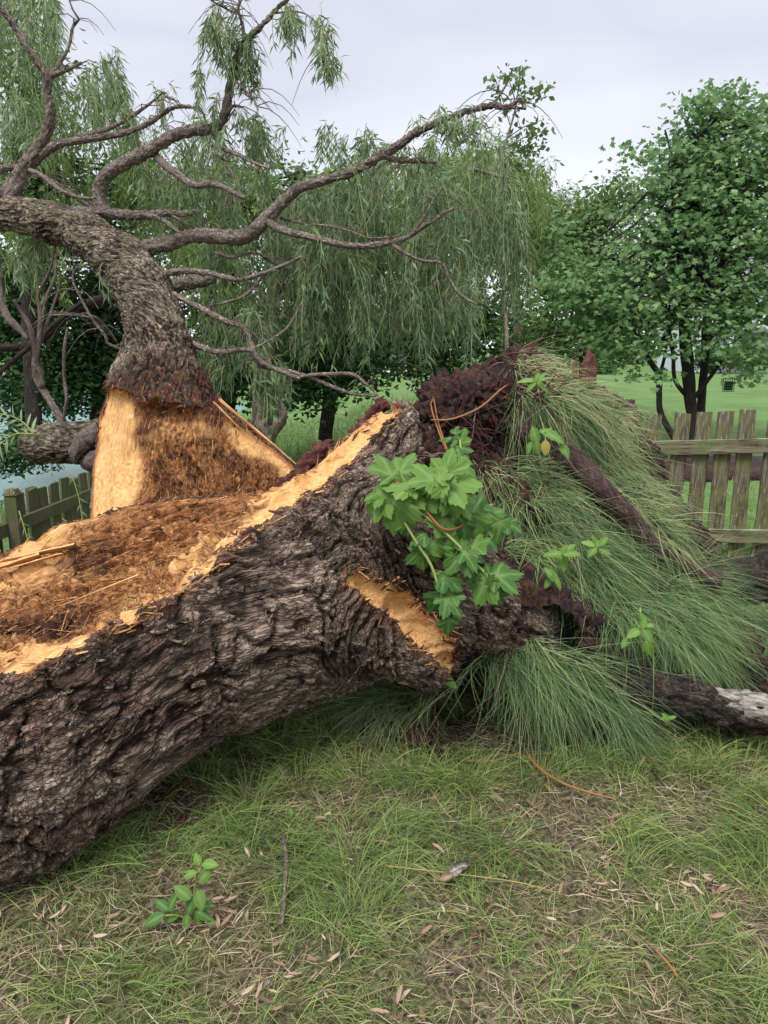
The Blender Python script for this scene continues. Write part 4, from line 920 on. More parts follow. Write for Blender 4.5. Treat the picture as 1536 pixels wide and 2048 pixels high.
# torn roots of many thicknesses standing out of the soil face
for k_ in range(44):
    reg = [(835, 780, 1030, 950), (950, 730, 1060, 830), (830, 860, 960, 1010)][k_ % 3]
    p_, n_, ok = cast(np.array([rq.uniform(reg[0], reg[2])]), np.array([rq.uniform(reg[1], reg[3])]))
    if not ok[0]: continue
    L = rq.uniform(.08, .30); t_ = norm(np.cross(n_[0], rq.normal(size=3))); R0 = rq.choice([.004, .005, .007, .011]); bb = rq.normal(0, .35, 3)
    ps = [p_[0] - n_[0] * .02 + t_ * L * t + n_[0] * (.035 * math.sin(math.pi * t * 1.1) + .02 * t) + bb * L * t * t * .5 for t in np.linspace(0, 1, 7)]
    tube('torn_root', ps, np.linspace(R0, R0 * .35, 7), [M['bark_dark'], M['redbark'], M['bark_dead']][k_ % 3], mound, segs=7, knob=.2, step=.015)
# thin bare roots and red stems standing out of the soil
thin = []
for k_ in range(420):
    reg = [(830, 760, 1020, 900), (1000, 690, 1130, 800), (850, 830, 960, 1000), (900, 1250, 1200, 1330), (820, 1340, 980, 1470), (1330, 1130, 1536, 1190), (1180, 1080, 1330, 1180)][k_ % 7]
    p_, n_, ok = cast(np.array([rq.uniform(reg[0], reg[2])]), np.array([rq.uniform(reg[1], reg[3])]))
    if not ok[0]: continue
    L = rq.uniform(.05, .28); d = norm(n_[0] + rq.normal(0, .7, 3)); b_ = norm(rq.normal(0, 1, 3)) * .5 - [0, 0, .6]
    ps = [p_[0] - d * .02 + d * L * t + b_ * L * t * t + .15 * L * np.array([math.sin(5 * t + k_), 0, math.cos(4 * t + k_)]) * t for t in np.linspace(0, 1, 7)]
    thin.append(tube_data(ps, np.linspace(rq.uniform(.0012, .0035), .0007, 7), segs=4, step=.03, knob=0))
v_, f_, a_ = join([(a, b, {'grain': c}) for a, b, c in thin]); o = mesh_np('root_fibres', v_, f_, M['redbark'], mound, a_); tag(o, kind='stuff')
for rows in ([(925, 985, 2, 3.0), (905, 930, 2, 3.05), (880, 870, 1.8, 3.12), (862, 812, 1.5, 3.2), (868, 795, 1, 3.2)], [(935, 985, 2.2, 3.0), (900, 915, 2, 3.05), (878, 850, 1.5, 3.15), (868, 800, 1.2, 3.2)], [(862, 840, 1.8, 3.15), (905, 838, 2, 3.12), (960, 815, 2, 3.12), (1000, 780, 1.6, 3.15), (1015, 770, 1, 3.2)]):
    p, r = pxtube(rows); tag(tube('bare_stem', p, r, M['stem_red'], None, segs=6, knob=0), ['thin red-brown stem rising in front of the dark torn soil', 'thin red stem crossing its neighbour above the leafy sapling', 'reddish shoot arching sideways across the dark soil face'][len([o for o in bpy.data.objects if o.name.startswith('bare_stem')]) - 1], 'stem', 'thin red stems by the torn soil')

# ------------------------------------------------------------------ grass
def blades(root_, d0, bend, L, W, segs=5, r=rng, rnd=None, curve=.9, kink=.15):
    n = len(root_); t = np.linspace(0, 1, segs + 1)[None, :, None]; L_ = L[:, None, None]
    kk = r.normal(0, kink, (n, 1, 3)) * t ** 2
    p = root_[:, None] + L_ * (d0[:, None] * (t - .35 * curve * t * t) + bend[:, None] * curve * t * t + kk)
    tan = norm(p[:, -1] - p[:, 0] + 1e-6); side = norm(np.cross(tan, r.normal(size=(n, 3))))[:, None]
    w_ = (W[:, None, None] / 2) * (1 - t ** 2 * .95) * np.minimum(1, .55 + t * 3)
    V = np.stack([p - side * w_, p + side * w_], 2).reshape(-1, 3)
    i = ((np.arange(n) * (segs + 1))[:, None] + np.arange(segs)[None]).ravel() * 2
    rnd = r.random(n) if rnd is None else rnd
    return V, [np.stack([i, i + 1, i + 3, i + 2], 1)], {'rnd': np.repeat(rnd, 2 * (segs + 1))}
def in_poly(px, py, poly):
    c = np.zeros(len(px), bool); j = len(poly) - 1
    for i in range(len(poly)):
        xi, yi = poly[i]; xj, yj = poly[j]
        c ^= ((yi > py) != (yj > py)) & (px < (xj - xi) * (py - yi) / (yj - yi + 1e-9) + xi); j = i
    return c
def tuft_region(poly, n, flow, L0, L1, seed, bias=(0, .25), out=.45, straw=.12, w_=(.0018, .0036), clump=55, up=0.0, grav=.75):
    """long blades rooted on the mound inside a photo outline, hanging along a flow given in the photo's right/down."""
    r = np.random.default_rng(seed); pl = np.array(poly, float); lo_ = pl.min(0); hi_ = pl.max(0)
    kx = r.uniform(lo_[0], hi_[0], clump); ky = r.uniform(lo_[1], hi_[1], clump)
    i = r.integers(clump, size=n * 3); px = kx[i] + r.normal(0, 17, n * 3); py = ky[i] + r.normal(0, 13, n * 3)
    m = in_poly(px, py, pl); px = px[m][:n]; py = py[m][:n]; ci = i[m][:n]
    p, nn, ok = cast(px, py); p, nn, ci = p[ok], nn[ok], ci[ok]; n = len(p)
    fl = np.asarray(flow, float); ang = r.normal(0, .46, n) + r.normal(0, .38, clump)[ci]
    fx = fl[0] * np.cos(ang) - fl[1] * np.sin(ang); fy = fl[0] * np.sin(ang) + fl[1] * np.cos(ang)
    flow3 = RIGHT * fx[:, None] - UP * fy[:, None]
    d0 = norm(nn * out + flow3 * .55 + r.normal(0, .18, (n, 3)) + np.array([0, 0, up + .18]))
    bend = norm(flow3 + np.array([0, 0, -grav])) * .85
    L = r.uniform(L0, L1, n) * r.uniform(.75, 1.15, clump)[ci]; W = r.uniform(*w_, n)
    rn = np.clip(r.beta(1.8, 2.4, n) * .8 + r.normal(0, .1, clump)[ci], 0, .8); st = r.random(n) < straw; rn[st] = r.uniform(.82, 1, st.sum())
    L = L * np.where(r.random(n) < .25, .55, .9); return blades(p - nn * .01, d0, bend, L, W, 6, r, rn, kink=.22)
T = [
 tuft_region([(1000, 680), (1040, 668), (1110, 690), (1150, 730), (1190, 800), (1120, 810), (1050, 760), (1000, 730)], 1600, (.7, .75), .12, .27, 1, straw=.55, up=.1),
 tuft_region([(1030, 770), (1120, 770), (1210, 830), (1260, 900), (1270, 990), (1200, 960), (1100, 880), (1010, 850)], 2100, (.42, .9), .15, .34, 2, straw=.18),
 tuft_region([(1120, 740), (1240, 800), (1290, 880), (1200, 900), (1120, 830)], 1200, (.45, .8), .08, .2, 3, straw=.7),
 tuft_region([(985, 900), (1050, 900), (1150, 990), (1170, 1040), (1040, 1060), (970, 1030), (950, 960)], 1200, (.8, .62), .16, .34, 4, straw=.25),
 tuft_region([(1000, 1050), (1120, 1040), (1260, 1060), (1380, 1130), (1440, 1220), (1400, 1270), (1250, 1180), (1100, 1130), (1000, 1110)], 4000, (.56, .83), .20, .38, 5, straw=.08),
 tuft_region([(1090, 1120), (1230, 1150), (1300, 1230), (1230, 1250), (1150, 1200), (1090, 1160)], 1900, (.35, .95), .16, .30, 6, straw=.05),
 tuft_region([(1310, 1170), (1390, 1220), (1430, 1290), (1400, 1340), (1330, 1280), (1290, 1200)], 1700, (.45, .9), .18, .32, 7, straw=.06),
 tuft_region([(935, 1290), (1060, 1270), (1180, 1310), (1260, 1390), (1280, 1470), (1150, 1440), (1020, 1400), (930, 1350)], 3400, (.55, .85), .2, .40, 8, straw=.08),
 tuft_region([(830, 1340), (930, 1345), (1010, 1400), (1000, 1450), (900, 1420), (820, 1400)], 900, (.1, 1), .10, .20, 9, straw=.12, out=.7),
 tuft_region([(660, 1345), (740, 1335), (830, 1350), (850, 1420), (760, 1440), (670, 1430)], 1700, (-.45, .9), .18, .36, 10, straw=.12, out=.6),
 tuft_region([(760, 1340), (830, 1345), (835, 1430), (770, 1440)], 700, (.05, 1), .12, .26, 11, straw=.9),
 tuft_region([(980, 1440), (1120, 1440), (1270, 1460), (1290, 1500), (1100, 1520), (980, 1500)], 1800, (.5, .6), .15, .32, 12, straw=.08),
 tuft_region([(1190, 880), (1270, 940), (1330, 1040), (1375, 1130), (1340, 1130), (1270, 1060), (1200, 990)], 1900, (.5, .87), .13, .30, 14, straw=.3),
 tuft_region([(1230, 900), (1290, 970), (1345, 1080), (1300, 1040)], 900, (.7, .7), .12, .28, 15, straw=.6),
 tuft_region([(830, 900), (960, 880), (1020, 960), (1000, 1040), (900, 1000)], 350, (.3, .8), .08, .2, 13, straw=.7),
]
v_, f_, a_ = join(T); tag(mesh_np('mound_grass', v_, f_, M['mound_grass'], None, a_), 'long green grass hanging in tussocks over the torn-up root mound', 'grass', kind='stuff')
print('mound grass', len(v_), time.time() - T0)

# lawn blades: density and lean vary in patches; positions on the ground in view
def lawn(n, x0, x1, y0, y1, L0, L1, seed, w_=(.0016, .0034), dens=None, straw=.3, power=1.0, lean=.9, segs=4):
    r = np.random.default_rng(seed); x = r.uniform(x0, x1, n); y = y0 + (y1 - y0) * r.random(n) ** power
    q = np.c_[x, y, np.zeros(n)]; pn = fbm(q * 2.6 + 5, 3); tn = perlin(q * 9 + 2)
    keep = r.random(n) < np.clip(.68 + .75 * pn + .4 * tn, .22, 1)
    half = (y * .68 + .45); keep &= np.abs(x) < half
    if dens is not None: keep &= r.random(n) < dens(x, y)
    x, y, q, pn, tn = x[keep], y[keep], q[keep], pn[keep], tn[keep]; n = len(x)
    p = np.c_[x, y, ground_z(x, y) - .006]
    a = 2.5 * perlin(q * 1.5 + 40) * 3.1 + 1.2 * perlin(q * 8) * 3 + r.normal(0, .9, n)
    lv = np.clip(lean * (.6 + .8 * r.random(n)), .2, 1.5); h = np.c_[np.cos(a), np.sin(a), np.zeros(n)]
    d0 = norm(h * (lv * .6)[:, None] + [0, 0, 1.0]); bend = h * (lv * .75)[:, None] + np.array([0, 0, -.28])
    L = r.uniform(L0, L1, n) * np.clip(.85 + 1.0 * pn, .45, 1.5)
    rn = np.clip(r.beta(1.6, 2.2, n) * .7 - .22 * pn + .04, 0, .72); st = r.random(n) < np.clip(straw - .5 * pn, .05, .6); rn[st] = r.uniform(.7, 1, st.sum())
    L[st] *= .7
    return blades(p, d0, bend, L, r.uniform(*w_, n), segs, r, rn, kink=.12)
T = [lawn(104000, -2.2, 2.6, 1.25, 3.7, .03, .125, 51, power=1.15, segs=3, straw=.22), lawn(13000, -2.2, 2.6, 1.25, 3.6, .10, .22, 52, straw=.05, lean=1.1, dens=lambda x, y: sstep(-.1, .5, fbm(np.c_[x, y, 0 * x] * 2.6 + 5, 3) + .15)),
     lawn(22000, -4.0, 5, 3.4, 6.6, .07, .22, 53, w_=(.003, .006), segs=3)]
v_, f_, a_ = join(T); tag(mesh_np('lawn_grass', v_, f_, M['grass'], None, a_), 'patchy green and straw-coloured lawn grass in front of the fallen trunk', 'grass', kind='stuff')
# flat dead thatch
r = np.random.default_rng(60); n = 30000; x = r.uniform(-1.9, 2.1, n); y = 1.25 + 2.4 * r.random(n) ** 1.2; q = np.c_[x, y, 0 * x]
kp = (r.random(n) < np.clip(.55 - 1.0 * fbm(q * 2.6 + 5, 3), .12, 1)) & (np.abs(x) < y * .62 + .35); x, y = x[kp], y[kp]; n = len(x); a = r.uniform(0, 6.28, n)
h = np.c_[np.cos(a), np.sin(a), r.uniform(.0, .45, n)]
v_, f_, a_ = blades(np.c_[x, y, ground_z(x, y) + r.uniform(.0, .02, n)], h, np.c_[h[:, :2] * .3, r.uniform(-.3, .1, n)], r.uniform(.03, .11, n), r.uniform(.0014, .0034, n), 3, r, np.clip(r.random(n), 0, 1), kink=.25)
tag(mesh_np('thatch', v_, f_, M['straw'], None, a_), 'dry tan thatch lying flat between the lawn blades', 'dry grass', kind='stuff')
# tall green-yellow tufts at the right, grass below the fence, and the meadow past the gap
def tufts(cs, name, mat, label, seed, n=160, L=(.14, .32), w_=(.002, .0035), rad=.06, straw=.1, lean=.7):
    r = np.random.default_rng(seed); out = []
    for (cx, cy, k_) in cs:
        m = int(n * k_); a = r.uniform(0, 6.28, m); rr = rad * k_ * np.sqrt(r.random(m)); h = np.c_[np.cos(a), np.sin(a), 0 * a]
        x = cx + rr * np.cos(a); y = cy + rr * np.sin(a); lv = r.uniform(.2, 1, m) * lean
        rn = r.beta(2, 3, m) * .8 + .0; st = r.random(m) < straw; rn[st] = r.uniform(.7, 1, st.sum())
        out.append(blades(np.c_[x, y, ground_z(x, y) - .01], norm(h * lv[:, None] * .7 + [0, 0, 1]), h * lv[:, None] * .8 + [0, 0, -.3], r.uniform(*L, m), r.uniform(*w_, m), 5, r, rn))
    v_, f_, a_ = join(out); return tag(mesh_np(name, v_, f_, mat, None, a_), label, 'grass', kind='stuff')
def gpt(px, py, z=0.0):
    d = (1.6 - z) / (ST + CT * (py - 1024) / FPX); return P(px, py, d)
cs = [tuple(gpt(px, py)[:2]) + (k_,) for px, py, k_ in [(1180, 1450, 1), (1330, 1470, 1.3), (1240, 1490, 1.2), (1430, 1480, 1.3), (1500, 1500, 1.2), (1290, 1530, 1), (1390, 1540, 1.0), (1160, 1540, .9), (1080, 1560, .8), (1470, 1560, 1.1), (560, 1500, 1), (640, 1520, 1.2), (480, 1520, .9), (720, 1560, 1.2), (830, 1560, 1.1), (930, 1570, 1), (600, 1570, .9), (500, 1600, .8), (1510, 1440, 1), (540, 1460, .9), (450, 1480, .8), (680, 1480, 1.2), (400, 1560, .8)]]
tufts(cs, 'tussock_grass', M['grass'], 'taller green tussocks growing along the foot of the log and root mound', 71, n=240, rad=.10, L=(.12, .27))
cs = [(r.uniform(1.0, 4.2), r.uniform(3.7, 5.6), 1.2) for _ in range(90)]
tufts(cs, 'fence_grass', M['meadow'], 'rough pale green grass growing between the root ridge and the picket fence', 72, n=70, L=(.12, .30), w_=(.003, .005), rad=.18)
cs = [(x_, 3.55 + .3 * r.random(), 1.3) for x_ in np.linspace(1.35, 2.3, 18)]
tufts(cs, 'verge_grass', M['mound_grass'], 'deep green grass clump beyond the mound at the right edge', 73, n=220, L=(.2, .42), rad=.14, straw=.12)
cs = [(x_, y_, 1.3) for x_, y_ in zip(r.uniform(-6.2, 1.3, 330), r.uniform(6.8, 22, 330))]
tufts(cs, 'meadow_grass', M['meadow'], 'tall pale meadow grass on the bank behind the torn trunk', 74, n=24, L=(.35, .95), w_=(.012, .024), rad=.5, lean=.45)
r = np.random.default_rng(66); n = 15000; y = 5.4 + 11 * r.random(n) ** 1.6; x = r.uniform(.9, 6.5, n); a = r.uniform(0, 6.28, n); h = np.c_[np.cos(a), np.sin(a), 0 * a]
v_, f_, a_ = blades(np.c_[x, y, ground_z(x, y) - .01], norm(h * .5 + [0, 0, 1]), h * .4, r.uniform(.05, .11, n), r.uniform(.006, .011, n), 2, r, r.beta(2, 2.5, n) * .62)
tag(mesh_np('garden_grass', v_, f_, M['grass'], None, a_), 'short mown grass of the garden behind the picket fence', 'grass', kind='stuff')
print('grass', time.time() - T0)
# ------------------------------------------------------------------ fences
fence = empty('picket_fence', P(1420, 1120, 5.3), 'weathered lichen-covered picket fence standing on the right behind the mound', 'fence')
def plank_me(name, s, mat, seed, chip=.006):
    """one board, its origin at the bottom centre, edges slightly worn."""
    r = np.random.default_rng(seed); x, y, z = s[0] / 2, s[1] / 2, s[2]; V = []
    lv = [0, .25, .5, .75, 1.0]
    for t in lv:
        for a, b in ((-1, -1), (1, -1), (1, 1), (-1, 1)):
            V.append([a * x + r.normal(0, chip * .35), b * y + r.normal(0, chip * .15), t * z + (r.normal(0, chip) if t == 1.0 else 0)])
    V = np.array(V); i = np.arange(len(lv) - 1)[:, None] * 4; j = np.arange(4)[None]; jn = (j + 1) % 4
    q = np.stack([i + j, i + jn, i + 4 + jn, i + 4 + j], -1).reshape(-1, 4); q = np.concatenate([q, [[3, 2, 1, 0], [16, 17, 18, 19]]])
    return mesh_np(name, V, q, mat, mesh_only=True)
pm = [plank_me('picket', (.102, .02, 1.08), M['fence'], s_) for s_ in range(6)]
F0 = P(1290, 1108, 5.20); F1 = P(1536, 1100, 5.05)
fx = norm((F1 - F0) * [1, 1, 0]); fa = math.atan2(fx[1], fx[0]); step = .1515
t0 = P(1314, 830, 5.18); 
for i in range(-3, 22):
    c = t0 + fx * step * i; ztop = t0[2] + .010 * i
    o = bpy.data.objects.new('picket', pm[(i * 7) % 6]); C.objects.link(o); o.parent = fence; o.matrix_parent_inverse = fence.matrix_basis.inverted()
    o.location = Vector((c[0], c[1], ztop - 1.08 + .004 * ((i * 5) % 3))); o.rotation_euler = (0, .012 * ((i * 3) % 4 - 1.5), fa)
def rail(par, a, b, h, th, mat, name='rail'):
    a = np.asarray(a); b = np.asarray(b); L = np.linalg.norm(b - a); d = b - a
    nb = 24; V = []; r = np.random.default_rng(int(L * 100))
    for k_ in range(nb + 1):
        for yy, zz in ((-1, -1), (1, -1), (1, 1), (-1, 1)): V.append([L * (k_ / nb - .5), yy * th / 2 + r.normal(0, .001), zz * h / 2 + r.normal(0, .0015)])
    V = np.array(V); i = np.arange(nb)[:, None] * 4; j = np.arange(4)[None]; jn = (j + 1) % 4
    q = np.stack([i + j, i + jn, i + 4 + jn, i + 4 + j], -1).reshape(-1, 4)[:, ::-1]; q = np.concatenate([q, [[0, 1, 2, 3], [nb * 4 + 3, nb * 4 + 2, nb * 4 + 1, nb * 4]]])
    o = bpy.data.objects.new(name, mesh_np(name, V, q, mat, mesh_only=True)); C.objects.link(o); o.parent = par; o.matrix_parent_inverse = par.matrix_basis.inverted()
    o.location = Vector((a + b) / 2); o.rotation_euler = (0, -math.asin(d[2] / L), math.atan2(d[1], d[0])); return o
off = -np.array([-fx[1], fx[0], 0]) * .032
def fp(i, z): c = t0 + fx * step * i; return np.array([c[0], c[1], z]) + off
rt_ = P(1400, 893, 5.1)[2]; rb_ = P(1450, 1080, 5.1)[2]
rail(fence, fp(-4, rt_ - .05), fp(22, rt_ + .13), .095, .04, M['rail']); rail(fence, fp(-4, rb_ - .03), fp(22, rb_ + .06), .09, .04, M['rail'])

lf = empty('board_fence', P(100, 1100, 5), 'mossy shadowed picket fence on the left between the pond and the log', 'fence')
pm2 = [plank_me('picket', (.125, .02, 1.1), M['fence_green'], 20 + s_) for s_ in range(4)]
a0 = P(20, 1000, 4.55); a1 = P(225, 946, 6.2); fx2 = norm((a1 - a0) * [1, 1, 0]); fa2 = math.atan2(fx2[1], fx2[0]); L2 = np.linalg.norm((a1 - a0)[:2])
za = P(60, 984, 4.8)[2]; nb = int(L2 / .165) + 10
for i in range(-4, nb):
    if i == 0: continue
    c = a0 + fx2 * .165 * i; zt = za - .02 * i * .3
    o = bpy.data.objects.new('picket', pm2[i % 4]); C.objects.link(o); o.parent = lf; o.matrix_parent_inverse = lf.matrix_basis.inverted()
    nn_ = np.array([-fx2[1], fx2[0], 0]) * .035
    o.location = Vector((c[0] + nn_[0], c[1] + nn_[1], zt - 1.1 + .012 * (i % 3))); o.rotation_euler = (0, .01 * (i % 3 - 1), fa2)
zr = P(90, 1026, 4.9)[2]
rail(lf, np.array([*(a0 - fx2 * .7)[:2], zr]), np.array([*(a0 + fx2 * (L2 + 1.5))[:2], zr - .08]), .078, .035, M['fence_green']); rail(lf, np.array([*(a0 - fx2 * .7)[:2], zr - .62]), np.array([*(a0 + fx2 * (L2 + 1.5))[:2], zr - .68]), .10, .045, M['fence_green'])
pc = P(26, 1000, 4.50); zp = P(26, 990, 4.5)[2]
po = box('post', (pc[0], pc[1], zp - .6), (.07, .07, 1.2), M['fence_green'], lf, fa2)
vv_, ff_ = box_vf((pc[0], pc[1], zp + .022), (.085, .085, .035), fa2, .6); mesh_np('post_cap', vv_, ff_, M['fence'], po)

# ------------------------------------------------------------------ trees behind
LEAF5 = np.array([(0, 0), (.30, -.10), (.52, .12), (.34, .24), (.50, .62), (.22, .55), (0, 1.0), (-.22, .55), (-.50, .62), (-.34, .24), (-.52, .12), (-.30, -.10)], float)
LEAF2 = np.array([(0, 0), (.28, .45), (0, 1.0), (-.28, .45)], float)
def leaf_cloud(cen, nrm_, size, r, shape=LEAF2, droop=.5, rnd=None):
    n = len(cen); k_ = len(shape); dirv = norm(r.normal(size=(n, 3)) * [1, 1, .3] + [0, 0, -droop]); up = norm(nrm_ + r.normal(0, .45, (n, 3)))
    y_ = norm(dirv - up * (dirv * up).sum(1, keepdims=True)); x_ = np.cross(y_, up); s = (size * r.uniform(.6, 1.15, n))[:, None, None]
    fold = -np.abs(shape[:, 0])[None, :, None] * .35 * up[:, None]
    V = (cen[:, None] + s * (x_[:, None] * shape[None, :, :1] + y_[:, None] * shape[None, :, 1:] + fold)).reshape(-1, 3)
    b = np.arange(n)[:, None] * k_
    rn = r.random(n) if rnd is None else rnd
    if k_ == 4: F = [b + [0, 1, 2, 3]]
    else: F = [b + np.arange(k_)[None]]
    return V, F, {'rnd': np.repeat(rn, k_)}
def clumps(specs, n, size, r, shape=LEAF2, per=26, rad=.22, flat=.45, shell=.55):
    """specs: (px, py, rx px, ry px, d, depth radius m); leaves in small flat sprays through the volume."""
    a = np.array(specs, float); vol = a[:, 2] * a[:, 3] * a[:, 4] ** 2; k_ = r.choice(len(a), n // per, p=vol / vol.sum()); m = len(k_)
    u = norm(r.normal(size=(m, 3))) * (r.uniform(0, 1, (m, 1)) ** shell)
    c = P(a[k_, 0] + u[:, 0] * a[k_, 2], a[k_, 1] - u[:, 2] * a[k_, 3], a[k_, 4] + u[:, 1] * a[k_, 5])
    cc = np.repeat(c, per, 0); n_ = len(cc); g = r.normal(0, rad, (n_, 3)) * [1, 1, flat]
    tone = np.repeat(r.normal(0, .14, m), per); outw = np.repeat(u, per, 0)
    return leaf_cloud(cc + g + outw * 0, norm(outw * .5 + [0, 0, .9] + r.normal(0, .3, (n_, 3))), np.full(n_, size), r, shape, rnd=np.clip(.45 + tone + r.normal(0, .17, n_), 0, 1)), c
def tree(name, label, cat, base, trunk_rows, limbs, specs, n, size, mat, bmat, seed, shape=LEAF2, per=26, rad=.22, group=None, strand=None, twigs=60, flat=.45, shell=.55):
    r = np.random.default_rng(seed); e_ = empty(name, base, label, cat, group)
    for rows in trunk_rows:
        p, rr = pxtube(rows); tube('trunk', p, rr, bmat, e_, segs=12, step=.08, knob=.12, flute=.05)
    for rows in limbs:
        p, rr = pxtube(rows); tube('limb', p, rr, bmat, e_, segs=8, step=.08, knob=.12)
    if n:
        (V, F, A_), c = clumps(specs, n, size, r, shape, per, rad, flat, shell)
        tag(mesh_np('crown', V, F, mat, e_, A_), kind='stuff')
        if twigs and trunk_rows:
            p, rr = pxtube(trunk_rows[0]); tw_ = []
            for q in c[r.choice(len(c), min(twigs, len(c)), replace=False)]:
                i = min(len(p) - 1, int(len(p) * r.uniform(.5, 1))); s0 = p[i]; md = (s0 + q) / 2 + r.normal(0, .12, 3) - [0, 0, .1 * np.linalg.norm(q - s0)]
                tw_.append(tube_data([s0, md, q], [.03, .016, .005], segs=4, step=.2, knob=0))
            v_, f_, a_ = join([(x, y, {'grain': z}) for x, y, z in tw_]); tag(mesh_np('twigs', v_, f_, bmat, e_, a_), kind='stuff')
    if strand:
        out = []
        for (x0, y0, x1, y1, m, d0, d1, l0, l1) in strand:
            nc = max(3, m // 6); kc = r.integers(nc, size=m); px = (x0 + (x1 - x0) * (t0_ := r.random(nc)) + r.normal(0, 14, nc))[kc] + r.normal(0, 5, m); py = (y0 + (y1 - y0) * t0_ + r.normal(0, 20, nc))[kc] + r.normal(0, 8, m); d = r.uniform(d0, d1, nc)[kc] + r.normal(0, .06, m); t = px
            out.append(strands(P(px, py, d), np.c_[r.normal(0, 1, m), r.normal(0, 1, m), 0 * t], r.uniform(l0, l1, nc)[kc] * r.uniform(.6, 1.1, m) / FPX * d, r, leaf_l=.13, leaf_w=.022, gap=.045, seg=7))
        v_, f_, a_ = join(out); tag(mesh_np('foliage', v_, f_, M['willow_far'], e_, a_), kind='stuff')
    return e_
tree('maple_tree', 'full green multi-stemmed maple behind the picket fence with a wire feeder in it', 'tree', gpt(1385, 925),
     [[(1388, 925, 11, 9.8), (1385, 850, 10, 9.8), (1378, 770, 12, 9.8), (1372, 690, 12, 9.8), (1365, 620, 9, 9.8), (1368, 520, 10, 9.9), (1385, 400, 8, 10), (1395, 280, 5, 10)],
      [(1400, 925, 9, 9.9), (1403, 800, 8, 9.9), (1410, 720, 8, 9.9), (1415, 640, 9, 9.9), (1440, 540, 7, 9.8), (1470, 430, 5, 9.7), (1500, 330, 4, 9.6)],
      [(1380, 920, 8, 9.7), (1325, 835, 6, 9.7), (1318, 780, 6, 9.7), (1318, 750, 6, 9.7), (1295, 715, 5, 9.6), (1270, 660, 4, 9.6), (1220, 600, 3, 9.4)]],
     [[(1318, 755, 4, 9.7), (1330, 710, 3, 9.7), (1335, 670, 2, 9.7)], [(1372, 790, 5, 9.8), (1350, 760, 4, 9.7), (1345, 700, 4, 9.7), (1330, 620, 3, 9.6)], [(1385, 800, 5, 9.8), (1420, 755, 4, 9.7), (1460, 700, 3, 9.6), (1500, 650, 2, 9.5)], [(1368, 600, 6, 9.9), (1320, 540, 4, 9.8), (1260, 480, 3, 9.6)], [(1368, 560, 5, 9.9), (1410, 480, 4, 9.8), (1440, 360, 3, 9.8)], [(1405, 700, 5, 9.9), (1470, 600, 4, 9.8), (1540, 540, 3, 9.6)], [(1385, 420, 4, 10), (1350, 330, 3, 10), (1330, 260, 2, 10)]],
     [(1400, 330, 95, 130, 10, .9), (1370, 400, 110, 120, 10, 1.0), (1500, 300, 90, 90, 10.2, .9), (1470, 450, 110, 120, 9.8, 1.1), (1320, 520, 110, 90, 9.8, 1.0), (1220, 600, 110, 75, 9.6, .8), (1150, 570, 90, 60, 9.6, .6), (1280, 620, 90, 60, 9.5, .7), (1450, 590, 110, 80, 9.6, .9), (1210, 690, 70, 28, 9.4, .4), (1320, 690, 50, 25, 9.4, .4), (1500, 700, 50, 45, 9.2, .4), (1430, 640, 100, 50, 9.5, .7), (1280, 290, 18, 30, 10, .2), (1590, 420, 110, 260, 10, 1.1), (1505, 742, 40, 28, 9.2, .3), (1285, 745, 38, 24, 9.3, .3), (1440, 700, 60, 25, 9.3, .4), (1100, 480, 60, 50, 10.2, .6), (1440, 210, 70, 40, 10, .5)],
     20000, .082, M['maple'], M['bark_maple'], 101, LEAF5, per=15, rad=.19, flat=.2, twigs=140, shell=.42)
tree('young_maple_tree', 'mid-green bushy tree left of the multi-stemmed maple, shading the lawn edge', 'tree', gpt(1155, 800),
     [[(1160, 800, 8, 14), (1165, 700, 7, 14), (1150, 560, 5, 14), (1140, 450, 3, 14)]], [[(1162, 690, 4, 14), (1220, 580, 3, 14), (1260, 480, 2, 14)]],
     [(1180, 480, 120, 90, 14, 1.3), (1230, 420, 70, 50, 14, .8), (1110, 560, 100, 100, 13.5, 1.2), (1240, 560, 90, 100, 14, 1.3), (1060, 470, 70, 70, 14, .9), (1250, 370, 30, 40, 14, .4), (1180, 660, 110, 70, 14, 1.2), (1090, 690, 60, 50, 14, .8), (1250, 690, 60, 40, 15, .8), (1180, 420, 70, 45, 14, .8), (1110, 440, 50, 40, 14, .7)],
     15000, .12, M['mid_leaf'], M['bark_maple'], 102, LEAF2, per=20, rad=.25)
# willows
tree('willow_tree', 'large weeping willow standing behind the fallen branches, its crown drooping over the middle', 'tree', gpt(540, 870, -.3),
     [[(530, 900, 20, 9.5), (525, 830, 20, 9.5), (525, 760, 19, 9.5), (535, 680, 17, 9.5), (548, 590, 15, 9.5), (562, 520, 14, 9.5), (580, 440, 12, 9.6), (600, 340, 8, 9.8)]],
     [[(532, 900, 12, 9.4), (545, 865, 11, 9.3), (565, 840, 10, 9.2), (562, 815, 9, 9.2), (540, 785, 9, 9.3), (520, 755, 9, 9.4)], [(575, 460, 8, 9.6), (680, 380, 6, 9.7), (800, 330, 4, 9.8)], [(570, 500, 8, 9.6), (480, 400, 6, 9.8), (380, 330, 4, 10)], [(555, 600, 7, 9.5), (640, 540, 6, 9.4), (700, 480, 4, 9.4)]],
     [(700, 470, 170, 110, 9.8, 1.0), (520, 400, 160, 90, 10, 1.0)], 5000, .12, M['mid_leaf'], M['bark_trunk'], 103, per=20, rad=.3,
     strand=[(560, 420, 760, 300, 110, 9, 10.5, 120, 330), (760, 300, 960, 300, 150, 9, 10.5, 150, 400), (800, 420, 1040, 380, 150, 9, 10.5, 150, 380), (300, 360, 560, 330, 110, 9, 10.8, 100, 330), (960, 290, 1080, 380, 90, 9.2, 10.5, 120, 300), (620, 560, 850, 560, 60, 8.5, 9.5, 60, 170), (330, 480, 620, 500, 110, 8.8, 10, 90, 300)])
